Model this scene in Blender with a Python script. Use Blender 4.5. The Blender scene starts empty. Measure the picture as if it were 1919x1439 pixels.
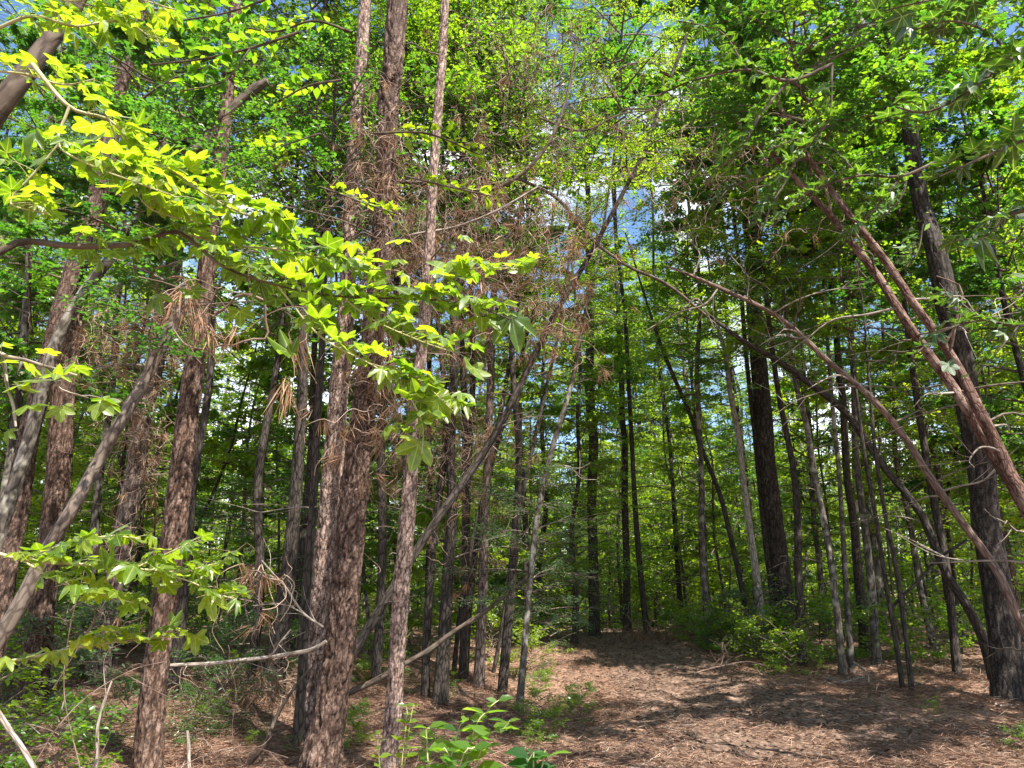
import bpy, math, random
import numpy as np
from mathutils import Vector

SC = bpy.context.scene
COL = SC.collection
PI = math.pi
RNG = np.random.default_rng(11)
random.seed(5)

# ------------------------------------------------------------------ camera
CAM_H, PITCH, HFOV = 1.55, math.radians(15.5), math.radians(70)
W, H = 1919.0, 1439.0
FPX = W / 2 / math.tan(HFOV / 2)
cam = bpy.data.cameras.new('camera')
cam_ob = bpy.data.objects.new('camera', cam)
COL.objects.link(cam_ob)
cam.sensor_fit = 'HORIZONTAL'
cam.angle = HFOV
cam.clip_start = 0.05
cam.clip_end = 2000
cam_ob.location = (0, 0, CAM_H)
cam_ob.rotation_euler = (PI / 2 + PITCH, 0, 0)
SC.camera = cam_ob

# ------------------------------------------------------------------ light
SUN_AZ, SUN_EL = math.radians(140), math.radians(58)      # azimuth from +Y towards +X
sun = bpy.data.lights.new('sun', 'SUN')
sun.energy = 5.0
sun.angle = math.radians(0.5)
sun.color = (1.0, 0.95, 0.86)
sun_ob = bpy.data.objects.new('sun', sun)
COL.objects.link(sun_ob)
sd = Vector((math.sin(SUN_AZ) * math.cos(SUN_EL), math.cos(SUN_AZ) * math.cos(SUN_EL), math.sin(SUN_EL)))
sun_ob.rotation_euler = sd.to_track_quat('Z', 'Y').to_euler()

world = bpy.data.worlds.new('World')
SC.world = world
world.use_nodes = True
wn, wl = world.node_tree.nodes, world.node_tree.links
wn.clear()
sky = wn.new('ShaderNodeTexSky')
sky.sky_type = 'NISHITA'
sky.sun_disc = False
sky.sun_elevation = SUN_EL
sky.sun_rotation = SUN_AZ
sky.air_density = 1.0
sky.dust_density = 0.6
tc = wn.new('ShaderNodeTexCoord')
cl = wn.new('ShaderNodeTexNoise')
cl.inputs['Scale'].default_value = 2.6
cl.inputs['Detail'].default_value = 6
cl.inputs['Roughness'].default_value = 0.55
clr = wn.new('ShaderNodeValToRGB')
clr.color_ramp.elements[0].position = 0.51
clr.color_ramp.elements[1].position = 0.63
cmix = wn.new('ShaderNodeMix')
cmix.data_type = 'RGBA'
cmix.inputs[7].default_value = (13, 13.3, 13.8, 1)
bg = wn.new('ShaderNodeBackground')
bg.inputs['Strength'].default_value = 0.06
wo = wn.new('ShaderNodeOutputWorld')
wl.new(tc.outputs['Generated'], cl.inputs['Vector'])
wl.new(cl.outputs['Fac'], clr.inputs['Fac'])
wl.new(clr.outputs['Color'], cmix.inputs[0])
hs = wn.new('ShaderNodeHueSaturation')
hs.inputs['Saturation'].default_value = 1.12
hs.inputs['Value'].default_value = 1.6
wl.new(sky.outputs['Color'], hs.inputs['Color'])
wl.new(hs.outputs['Color'], cmix.inputs[6])
wl.new(cmix.outputs[2], bg.inputs['Color'])
wl.new(bg.outputs['Background'], wo.inputs['Surface'])

SC.view_settings.view_transform = 'Standard'
SC.view_settings.look = 'None'
SC.view_settings.gamma = 1
SC.view_settings.exposure = 1.6
SC.render.engine = 'CYCLES'
SC.cycles.max_bounces = 8
SC.cycles.diffuse_bounces = 4
SC.cycles.glossy_bounces = 2
SC.cycles.transmission_bounces = 4
SC.cycles.sample_clamp_indirect = 6

# ------------------------------------------------------------------ pixel helpers (sizes and places read off the photo)
CP, SP = math.cos(PITCH), math.sin(PITCH)


def ray(px, py):
    u, v = (px - W / 2) / FPX, (H / 2 - py) / FPX
    return np.array([u, CP - v * SP, SP + v * CP])


def at(px, py, Y):
    d = ray(px, py)
    t = Y / d[1]
    return np.array([0, 0, CAM_H]) + d * t


def dist_px(px, py, Y):
    """metres per pixel at that point"""
    d = ray(px, py)
    return (Y / d[1]) / FPX


def project(p):
    x, y, z = p[0], p[1], p[2] - CAM_H
    dep = y * CP + z * SP
    up = -y * SP + z * CP
    return W / 2 + x / dep * FPX, H / 2 - up / dep * FPX


_nz = np.random.default_rng(3)
_ND = [(_nz.normal(size=2) * f, _nz.uniform(0, 6.28), a) for f, a in
       [(0.25, .03)] * 3 + [(0.7, .018)] * 4 + [(2.2, .011)] * 6 + [(5.5, .006)] * 8 + [(11, .004)] * 8]


def ground_z(x, y):
    x, y = np.asarray(x, float), np.asarray(y, float)
    s = np.clip((y - 8) / 11, 0, 1)
    z = 0.40 * s * s * (3 - 2 * s)
    z = z - np.clip((y - 20) * .04, 0, .9)
    far = np.clip((60 - np.hypot(x, y)) / 40, 0, 1)
    for d, ph, a in _ND:
        z = z + a * np.sin(d[0] * x + d[1] * y + ph) * far
    # slight mound of straw on the left, path worn a little lower
    z = z + 0.08 * np.exp(-((x + 4.2) ** 2) / 5 - ((y - 11) ** 2) / 5)
    z = z - 0.07 * np.exp(-((x - path_x(y)) ** 2) / 1.3) * np.clip((y - 4) / 4, 0, 1) * np.clip((24 - y) / 6, 0, 1)
    return z


def path_x(y):
    y = np.asarray(y, float)
    return 2.9 + 0.25 * np.sin(y * 0.30) - 0.02 * (y - 8)


def ground_pt(px, py):
    d = ray(px, py)
    t = 1.0
    for _ in range(4000):
        p = np.array([0, 0, CAM_H]) + d * t
        if p[2] <= ground_z(p[0], p[1]):
            return p
        t += 0.02 if t < 30 else 0.1
        if t > 90:
            return p
    return p


# ------------------------------------------------------------------ materials
def ramp(nodes, stops):
    r = nodes.new('ShaderNodeValToRGB')
    els = r.color_ramp.elements
    while len(els) < len(stops):
        els.new(0.5)
    for e, (p, c) in zip(els, stops):
        e.position = p
        e.color = (*c, 1)
    return r


def leaf_mat(name, refl, trans, mixf=0.5, gloss=0.06, rough=0.38, veins=False):
    m = bpy.data.materials.new(name)
    m.use_nodes = True
    n, l = m.node_tree.nodes, m.node_tree.links
    n.clear()
    a = n.new('ShaderNodeAttribute')
    a.attribute_name = 'var'
    oi = n.new('ShaderNodeObjectInfo')
    ad = n.new('ShaderNodeMath')
    ad.operation = 'MULTIPLY_ADD'
    ad.inputs[1].default_value = 0.3
    l.new(oi.outputs['Random'], ad.inputs[0])
    sb = n.new('ShaderNodeMath')
    sb.operation = 'SUBTRACT'
    sb.inputs[1].default_value = 0.15
    l.new(ad.outputs[0], sb.inputs[0])
    l.new(a.outputs['Fac'], ad.inputs[2])
    r1, r2 = ramp(n, refl), ramp(n, trans)
    l.new(sb.outputs[0], r1.inputs['Fac'])
    l.new(sb.outputs[0], r2.inputs['Fac'])
    c1, c2 = r1.outputs['Color'], r2.outputs['Color']
    if veins:
        va = n.new('ShaderNodeAttribute')
        va.attribute_name = 'vein'
        vr = ramp(n, [(0.0, (1, 1, 1)), (0.07, (0, 0, 0))])
        l.new(va.outputs['Fac'], vr.inputs['Fac'])
        nt = n.new('ShaderNodeTexNoise')
        nt.inputs['Scale'].default_value = 55
        nt.inputs['Detail'].default_value = 3
        tcc = n.new('ShaderNodeTexCoord')
        l.new(tcc.outputs['Object'], nt.inputs['Vector'])
        nr = ramp(n, [(0.3, (.66, .70, .7)), (0.7, (1.12, 1.1, 1.0))])
        l.new(nt.outputs['Fac'], nr.inputs['Fac'])
        outs = []
        for c, vc in ((c1, (.26, .34, .07)), (c2, (.62, .74, .10))):
            mm = n.new('ShaderNodeMix')
            mm.data_type = 'RGBA'
            mm.blend_type = 'MULTIPLY'
            mm.inputs[0].default_value = 1
            l.new(c, mm.inputs[6])
            l.new(nr.outputs['Color'], mm.inputs[7])
            mx = n.new('ShaderNodeMix')
            mx.data_type = 'RGBA'
            l.new(vr.outputs['Color'], mx.inputs[0])
            l.new(mm.outputs[2], mx.inputs[6])
            mx.inputs[7].default_value = (*vc, 1)
            outs.append(mx.outputs[2])
        c1, c2 = outs
    d = n.new('ShaderNodeBsdfDiffuse')
    t = n.new('ShaderNodeBsdfTranslucent')
    g = n.new('ShaderNodeBsdfGlossy')
    g.inputs['Roughness'].default_value = rough
    g.inputs['Color'].default_value = (1, 1, 1, 1)
    l.new(c1, d.inputs['Color'])
    l.new(c2, t.inputs['Color'])
    m1 = n.new('ShaderNodeMixShader')
    m1.inputs[0].default_value = mixf
    l.new(d.outputs[0], m1.inputs[1])
    l.new(t.outputs[0], m1.inputs[2])
    lw = n.new('ShaderNodeLayerWeight')
    lw.inputs['Blend'].default_value = 0.5
    pw = n.new('ShaderNodeMath')
    pw.operation = 'POWER'
    pw.inputs[1].default_value = 4.0
    l.new(lw.outputs['Facing'], pw.inputs[0])
    mul = n.new('ShaderNodeMath')
    mul.operation = 'MULTIPLY_ADD'
    mul.inputs[1].default_value = 0.28
    mul.inputs[2].default_value = gloss * 0.5
    l.new(pw.outputs[0], mul.inputs[0])
    m2 = n.new('ShaderNodeMixShader')
    l.new(mul.outputs[0], m2.inputs[0])
    l.new(m1.outputs[0], m2.inputs[1])
    l.new(g.outputs[0], m2.inputs[2])
    o = n.new('ShaderNodeOutputMaterial')
    l.new(m2.outputs[0], o.inputs['Surface'])
    return m


def bark_mat(name, stops, scale=(22, 22, 7), bump=0.7, patch=None, patch_amt=0.5, crev=None):
    """bark in trunk space: attribute bc = (around, around, along)"""
    m = bpy.data.materials.new(name)
    m.use_nodes = True
    n, l = m.node_tree.nodes, m.node_tree.links
    n.clear()
    a = n.new('ShaderNodeAttribute')
    a.attribute_name = 'bc'
    mp = n.new('ShaderNodeMapping')
    mp.inputs['Scale'].default_value = scale
    l.new(a.outputs['Vector'], mp.inputs['Vector'])
    nz = n.new('ShaderNodeTexNoise')
    nz.inputs['Scale'].default_value = 1.0
    nz.inputs['Detail'].default_value = 7
    nz.inputs['Roughness'].default_value = 0.62
    l.new(mp.outputs[0], nz.inputs['Vector'])
    vo = n.new('ShaderNodeTexVoronoi')
    vo.feature = 'DISTANCE_TO_EDGE'
    vo.inputs['Scale'].default_value = 1.0
    vm = n.new('ShaderNodeVectorMath')
    vm.operation = 'MULTIPLY_ADD'
    vm.inputs[1].default_value = (0.9, 0.9, 0.9)
    l.new(nz.outputs['Color'], vm.inputs[0])
    l.new(mp.outputs[0], vm.inputs[2])
    l.new(vm.outputs[0], vo.inputs['Vector'])
    vr = ramp(n, [(0.0, (0, 0, 0)), (0.16, (1, 1, 1))])
    l.new(vo.outputs['Distance'], vr.inputs['Fac'])
    ml = n.new('ShaderNodeMath')
    ml.operation = 'MULTIPLY_ADD'
    ml.inputs[1].default_value = 0.35
    l.new(vr.outputs['Color'], ml.inputs[0])
    mm = n.new('ShaderNodeMath')
    mm.operation = 'MULTIPLY'
    mm.inputs[1].default_value = 0.75
    l.new(nz.outputs['Fac'], mm.inputs[0])
    l.new(mm.outputs[0], ml.inputs[2])
    cr = ramp(n, stops)
    l.new(ml.outputs[0], cr.inputs['Fac'])
    col = cr.outputs['Color']
    if crev:
        fn = n.new('ShaderNodeTexNoise')
        fn.inputs['Scale'].default_value = 1.0
        fn.inputs['Detail'].default_value = 4
        fn.inputs['Roughness'].default_value = 0.7
        fm = n.new('ShaderNodeMapping')
        fm.inputs['Scale'].default_value = (55, 55, 42)
        l.new(a.outputs['Vector'], fm.inputs['Vector'])
        l.new(fm.outputs[0], fn.inputs['Vector'])
        fr = ramp(n, [(0.40, (.30, .27, .25)), (0.50, (.9, .9, .9)), (0.66, (1.35, 1.32, 1.3))])
        l.new(fn.outputs['Fac'], fr.inputs['Fac'])
        fx = n.new('ShaderNodeMix')
        fx.data_type = 'RGBA'
        fx.blend_type = 'MULTIPLY'
        fx.inputs[0].default_value = 1
        l.new(col, fx.inputs[6])
        l.new(fr.outputs['Color'], fx.inputs[7])
        col = fx.outputs[2]
        ca = n.new('ShaderNodeAttribute')
        ca.attribute_name = 'crev'
        mx = n.new('ShaderNodeMix')
        mx.data_type = 'RGBA'
        l.new(ca.outputs['Fac'], mx.inputs[0])
        mx.inputs[6].default_value = (*crev, 1)
        l.new(col, mx.inputs[7])
        col = mx.outputs[2]
    if patch:
        pn = n.new('ShaderNodeTexNoise')
        pn.inputs['Scale'].default_value = 6
        pn.inputs['Detail'].default_value = 4
        l.new(a.outputs['Vector'], pn.inputs['Vector'])
        pr = ramp(n, [(0.52, (0, 0, 0)), (0.64, (patch_amt,) * 3)])
        l.new(pn.outputs['Fac'], pr.inputs['Fac'])
        mx = n.new('ShaderNodeMix')
        mx.data_type = 'RGBA'
        l.new(pr.outputs['Color'], mx.inputs[0])
        l.new(col, mx.inputs[6])
        mx.inputs[7].default_value = (*patch, 1)
        col = mx.outputs[2]
    b = n.new('ShaderNodeBsdfPrincipled')
    b.inputs['Roughness'].default_value = 0.85
    b.inputs['Specular IOR Level'].default_value = 0.25
    l.new(col, b.inputs['Base Color'])
    bp = n.new('ShaderNodeBump')
    bp.inputs['Strength'].default_value = bump
    bp.inputs['Distance'].default_value = 0.02
    l.new(ml.outputs[0], bp.inputs['Height'])
    l.new(bp.outputs[0], b.inputs['Normal'])
    o = n.new('ShaderNodeOutputMaterial')
    l.new(b.outputs[0], o.inputs['Surface'])
    return m


def litter_mat(name, stops, scale, bump=0.6):
    m = bpy.data.materials.new(name)
    m.use_nodes = True
    n, l = m.node_tree.nodes, m.node_tree.links
    n.clear()
    t = n.new('ShaderNodeTexCoord')
    n1 = n.new('ShaderNodeTexNoise')
    n1.inputs['Scale'].default_value = 0.8
    n1.inputs['Detail'].default_value = 5
    n2 = n.new('ShaderNodeTexNoise')
    n2.inputs['Scale'].default_value = scale
    n2.inputs['Detail'].default_value = 8
    n2.inputs['Roughness'].default_value = 0.7
    vo = n.new('ShaderNodeTexVoronoi')
    vo.inputs['Scale'].default_value = scale * 1.2
    for q in (n1, n2, vo):
        l.new(t.outputs['Object'], q.inputs['Vector'])
    a1 = n.new('ShaderNodeMath')
    a1.operation = 'MULTIPLY_ADD'
    a1.inputs[1].default_value = 0.45
    l.new(n1.outputs['Fac'], a1.inputs[0])
    a2 = n.new('ShaderNodeMath')
    a2.operation = 'MULTIPLY'
    a2.inputs[1].default_value = 0.55
    l.new(n2.outputs['Fac'], a2.inputs[0])
    l.new(a2.outputs[0], a1.inputs[2])
    sp = n.new('ShaderNodeSeparateColor')
    l.new(vo.outputs['Color'], sp.inputs[0])
    a3 = n.new('ShaderNodeMath')
    a3.operation = 'MULTIPLY_ADD'
    a3.inputs[1].default_value = 0.35
    l.new(sp.outputs[0], a3.inputs[0])
    sb = n.new('ShaderNodeMath')
    sb.operation = 'SUBTRACT'
    sb.inputs[1].default_value = 0.17
    l.new(a1.outputs[0], sb.inputs[0])
    l.new(sb.outputs[0], a3.inputs[2])
    cr = ramp(n, stops)
    l.new(a3.outputs[0], cr.inputs['Fac'])
    b = n.new('ShaderNodeBsdfPrincipled')
    b.inputs['Roughness'].default_value = 0.9
    b.inputs['Specular IOR Level'].default_value = 0.15
    l.new(cr.outputs['Color'], b.inputs['Base Color'])
    bp = n.new('ShaderNodeBump')
    bp.inputs['Strength'].default_value = bump
    bp.inputs['Distance'].default_value = 0.03
    l.new(a3.outputs[0], bp.inputs['Height'])
    l.new(bp.outputs[0], b.inputs['Normal'])
    o = n.new('ShaderNodeOutputMaterial')
    l.new(b.outputs[0], o.inputs['Surface'])
    return m


def bit_mat(name, stops, transl=0.0):
    """needles, dead leaves, twigs: colour picked per piece by var"""
    m = bpy.data.materials.new(name)
    m.use_nodes = True
    n, l = m.node_tree.nodes, m.node_tree.links
    n.clear()
    a = n.new('ShaderNodeAttribute')
    a.attribute_name = 'var'
    r = ramp(n, stops)
    l.new(a.outputs['Fac'], r.inputs['Fac'])
    b = n.new('ShaderNodeBsdfPrincipled')
    b.inputs['Roughness'].default_value = 0.6
    b.inputs['Specular IOR Level'].default_value = 0.3
    l.new(r.outputs['Color'], b.inputs['Base Color'])
    o = n.new('ShaderNodeOutputMaterial')
    if transl:
        t = n.new('ShaderNodeBsdfTranslucent')
        l.new(r.outputs['Color'], t.inputs['Color'])
        mx = n.new('ShaderNodeMixShader')
        mx.inputs[0].default_value = transl
        l.new(b.outputs[0], mx.inputs[1])
        l.new(t.outputs[0], mx.inputs[2])
        l.new(mx.outputs[0], o.inputs['Surface'])
    else:
        l.new(b.outputs[0], o.inputs['Surface'])
    return m


M = {}
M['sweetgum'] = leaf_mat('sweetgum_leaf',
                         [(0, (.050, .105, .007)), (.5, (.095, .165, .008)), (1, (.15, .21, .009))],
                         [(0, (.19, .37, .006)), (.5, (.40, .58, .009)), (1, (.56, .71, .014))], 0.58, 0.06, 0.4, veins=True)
M['shade_leaf'] = leaf_mat('shade_darkened_sweetgum_leaf',  # sweetgum leaf darkened, the shade it hangs in put into its colour
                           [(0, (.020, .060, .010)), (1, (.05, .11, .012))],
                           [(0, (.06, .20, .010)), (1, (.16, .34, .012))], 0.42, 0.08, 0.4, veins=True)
M['maple'] = leaf_mat('maple_leaf',
                      [(0, (.020, .065, .010)), (.5, (.050, .12, .012)), (1, (.09, .17, .015))],
                      [(0, (.11, .32, .010)), (.5, (.30, .54, .014)), (1, (.50, .66, .018))], 0.55)
M['yellow'] = leaf_mat('pale_green_leaf',
                       [(0, (.05, .11, .010)), (.5, (.085, .16, .012)), (1, (.14, .20, .015))],
                       [(0, (.24, .46, .010)), (.5, (.44, .62, .014)), (1, (.58, .70, .022))], 0.55)
M['deep'] = leaf_mat('deep_green_leaf',
                     [(0, (.016, .055, .012)), (.5, (.036, .098, .018)), (1, (.065, .135, .02))],
                     [(0, (.05, .19, .015)), (.5, (.13, .36, .02)), (1, (.26, .50, .025))], 0.5)
M['grey'] = leaf_mat('grey_green_leaf',
                     [(0, (.05, .09, .045)), (.5, (.065, .12, .04)), (1, (.10, .165, .06))],
                     [(0, (.08, .20, .04)), (1, (.22, .38, .08))], 0.4, 0.04, 0.45)
M['needle'] = leaf_mat('pine_needle',
                       [(0, (.025, .06, .018)), (1, (.07, .12, .03))],
                       [(0, (.05, .13, .02)), (1, (.14, .25, .03))], 0.35)
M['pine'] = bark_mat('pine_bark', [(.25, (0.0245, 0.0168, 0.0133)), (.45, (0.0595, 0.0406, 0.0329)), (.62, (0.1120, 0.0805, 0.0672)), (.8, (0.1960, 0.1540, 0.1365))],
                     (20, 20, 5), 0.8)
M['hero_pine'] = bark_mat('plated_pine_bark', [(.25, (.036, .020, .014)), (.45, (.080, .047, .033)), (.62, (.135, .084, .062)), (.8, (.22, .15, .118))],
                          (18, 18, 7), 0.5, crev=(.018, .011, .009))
M['hero_sunlit'] = bark_mat('sunlit_plated_bark', [(.25, (.10, .064, .050)), (.45, (.22, .145, .115)), (.62, (.34, .24, .195)), (.8, (.45, .34, .285))], (18, 18, 7), 0.6, crev=(.022, .013, .011))  # plated bark lightened, sunlight on the trunk put into its colour
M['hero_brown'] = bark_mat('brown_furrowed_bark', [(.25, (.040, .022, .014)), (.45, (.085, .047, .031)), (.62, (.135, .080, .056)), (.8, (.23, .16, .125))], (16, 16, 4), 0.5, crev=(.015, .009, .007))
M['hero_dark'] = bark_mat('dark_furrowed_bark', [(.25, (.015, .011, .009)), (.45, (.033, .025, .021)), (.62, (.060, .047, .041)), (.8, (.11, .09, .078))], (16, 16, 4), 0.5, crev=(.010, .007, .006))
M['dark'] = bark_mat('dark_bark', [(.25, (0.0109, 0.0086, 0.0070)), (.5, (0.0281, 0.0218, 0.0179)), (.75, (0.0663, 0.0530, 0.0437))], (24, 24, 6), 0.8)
M['grey_bark'] = bark_mat('grey_bark', [(.25, (0.0218, 0.0179, 0.0140)), (.5, (0.0546, 0.0452, 0.0351)), (.75, (0.1053, 0.0897, 0.0718))], (16, 16, 5), 0.5,
                          patch=(.36, .33, .28), patch_amt=.6)
M['brown_bark'] = bark_mat('smooth_brown_bark', [(.25, (0.0280, 0.0189, 0.0133)), (.5, (0.0595, 0.0420, 0.0301)), (.75, (0.1050, 0.0784, 0.0595))], (14, 14, 4), 0.45,
                           patch=(.18, .15, .115), patch_amt=.5)
M['red_bark'] = bark_mat('red_brown_bark', [(.25, (0.0315, 0.0133, 0.0098)), (.5, (0.0735, 0.0350, 0.0252)), (.75, (0.1400, 0.0805, 0.0616))], (34, 34, 12), 0.9,
                         patch=(.36, .26, .21), patch_amt=.45)
M['pink_bark'] = bark_mat('pinkish_bark', [(.25, (0.0455, 0.0259, 0.0189)), (.5, (0.1050, 0.0644, 0.0490)), (.75, (0.1820, 0.1260, 0.1015))], (30, 30, 5), 0.5)
M['pale_bark'] = bark_mat('pale_bark', [(.25, (0.0780, 0.0663, 0.0530)), (.5, (0.1872, 0.1599, 0.1287)), (.75, (0.3120, 0.2808, 0.2418))], (18, 18, 6), 0.5)
M['twig'] = bark_mat('twig_bark', [(.25, (.035, .026, .020)), (.5, (.085, .064, .050)), (.75, (.15, .118, .095))], (20, 20, 8), 0.3)
M['green_twig'] = bark_mat('green_twig', [(.25, (.16, .15, .06)), (.5, (.26, .25, .11)), (.75, (.36, .33, .19))], (20, 20, 8), 0.2)
M['dead_wood'] = bark_mat('dead_wood', [(.25, (.075, .056, .043)), (.5, (.17, .135, .108)), (.75, (.31, .265, .225))], (30, 30, 5), 0.5)
M['vine'] = bit_mat('dry_vine', [(0, (.07, .044, .030)), (.5, (.18, .120, .085)), (1, (.34, .24, .18))])
M['dead_needle'] = bit_mat('dead_needle', [(0, (.13, .065, .034)), (.5, (.26, .145, .08)), (1, (.42, .27, .16))], .25)
M['straw'] = bit_mat('pine_straw', [(0, (.10, .054, .038)), (.5, (.30, .178, .122)), (1, (.54, .37, .275))], .12)
M['dead_leaf'] = bit_mat('dead_leaf', [(0, (.050, .033, .025)), (.5, (.135, .088, .061)), (1, (.27, .20, .15))], .12)
M['ground'] = litter_mat('pine_straw_floor', [(.2, (.060, .034, .024)), (.45, (.160, .095, .064)), (.65, (.275, .172, .120)), (.85, (.40, .275, .205))], 26)
M['path'] = litter_mat('leaf_litter_path', [(.2, (.042, .027, .020)), (.45, (.115, .074, .054)), (.65, (.205, .138, .103)), (.85, (.34, .245, .19))], 22)


# ------------------------------------------------------------------ mesh helpers
class MB:
    """collects pieces into one mesh"""

    def __init__(s):
        s.v, s.f, s.n, s.att, s.mi = [], [], 0, {}, []

    def add(s, V, F, mi=0, **att):
        V = np.asarray(V, np.float32)
        F = np.asarray(F, np.int64)
        s.v.append(V)
        s.f.append(F + s.n)
        s.mi.append(np.full(len(F), mi, np.int32))
        for k, a in att.items():
            s.att.setdefault(k, []).append((s.n, np.asarray(a, np.float32)))
        s.n += len(V)

    def mesh(s, name, mats, smooth=True, origin=None):
        me = bpy.data.meshes.new(name)
        V = np.concatenate(s.v) if s.v else np.zeros((0, 3), np.float32)
        if origin is not None:
            V = V - np.asarray(origin, np.float32)
        nf = sum(len(f) for f in s.f)
        loops = np.concatenate([f.ravel() for f in s.f])
        tot = np.concatenate([np.full(len(f), f.shape[1]) for f in s.f])
        st = np.concatenate([[0], np.cumsum(tot)[:-1]])
        me.vertices.add(len(V))
        me.vertices.foreach_set('co', V.astype(np.float32).ravel())
        me.loops.add(len(loops))
        me.loops.foreach_set('vertex_index', loops.astype(np.int32))
        me.polygons.add(nf)
        me.polygons.foreach_set('loop_start', st.astype(np.int32))
        me.polygons.foreach_set('loop_total', tot.astype(np.int32))
        me.polygons.foreach_set('material_index', np.concatenate(s.mi))
        me.polygons.foreach_set('use_smooth', np.full(nf, smooth))
        for m in mats:
            me.materials.append(m)
        for k, lst in s.att.items():
            vec = lst[0][1].ndim == 2
            A = me.attributes.new(k, 'FLOAT_VECTOR' if vec else 'FLOAT', 'POINT')
            buf = np.zeros((len(V), 3) if vec else len(V), np.float32)
            for o, a in lst:
                buf[o:o + len(a)] = a
            A.data.foreach_set('vector' if vec else 'value', buf.ravel())
        me.update(calc_edges=True)
        me.validate()
        return me

    def obj(s, name, mats, parent=None, origin=None, smooth=True):
        o = bpy.data.objects.new(name, s.mesh(name, mats, smooth, origin))
        COL.objects.link(o)
        if parent is not None:
            o.parent = parent
        return o


def smooth_path(P, n):
    """Catmull-Rom through rows of P (any columns), n samples"""
    P = np.asarray(P, float)
    if len(P) == 2:
        t = np.linspace(0, 1, n)[:, None]
        return P[0] * (1 - t) + P[1] * t
    Q = np.vstack([2 * P[0] - P[1], P, 2 * P[-1] - P[-2]])
    seg = np.linalg.norm(np.diff(P[:, :3], axis=0), axis=1)
    cum = np.concatenate([[0], np.cumsum(seg)])
    s = np.linspace(0, cum[-1], n)
    i = np.clip(np.searchsorted(cum, s, 'right') - 1, 0, len(P) - 2)
    t = ((s - cum[i]) / np.maximum(seg[i], 1e-9))[:, None]
    p0, p1, p2, p3 = Q[i], Q[i + 1], Q[i + 2], Q[i + 3]
    return 0.5 * (2 * p1 + (p2 - p0) * t + (2 * p0 - 5 * p1 + 4 * p2 - p3) * t * t + (3 * p1 - p0 - 3 * p2 + p3) * t ** 3)


def frames(P):
    T = np.gradient(P, axis=0)
    T /= np.maximum(np.linalg.norm(T, axis=1, keepdims=True), 1e-9)
    ref = np.array([0, -1.0, 0]) if abs(T[0][1]) < 0.9 else np.array([1.0, 0, 0])
    A = ref - (T @ ref)[:, None] * T
    A /= np.maximum(np.linalg.norm(A, axis=1, keepdims=True), 1e-9)
    B = np.cross(T, A)
    return T, A, B


def plate_disp(u, v, ncell, rng):
    """u in cells around (periodic ncell), v in cells along -> crevice 0 (edge) .. 1 (plate), plate height"""
    nv = int(v.max()) + 4
    J = rng.uniform(0, 1, (ncell, nv, 2))
    Hh = rng.uniform(0, 1, (ncell, nv))
    iu, iv = np.floor(u).astype(int), np.floor(v).astype(int)
    f1 = np.full(u.shape, 9.)
    f2 = np.full(u.shape, 9.)
    hh = np.zeros(u.shape)
    for du in (-1, 0, 1):
        for dv in (-1, 0, 1):
            cu, cv = iu + du, iv + dv
            j = J[cu % ncell, np.clip(cv, 0, nv - 1)]
            d = np.hypot(cu + j[..., 0] - u, cv + j[..., 1] - v)
            h = Hh[cu % ncell, np.clip(cv, 0, nv - 1)]
            near = d < f1
            f2 = np.where(near, f1, np.minimum(f2, d))
            hh = np.where(near, h, hh)
            f1 = np.where(near, d, f1)
    return np.clip((f2 - f1) / 0.2, 0, 1), hh


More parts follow.
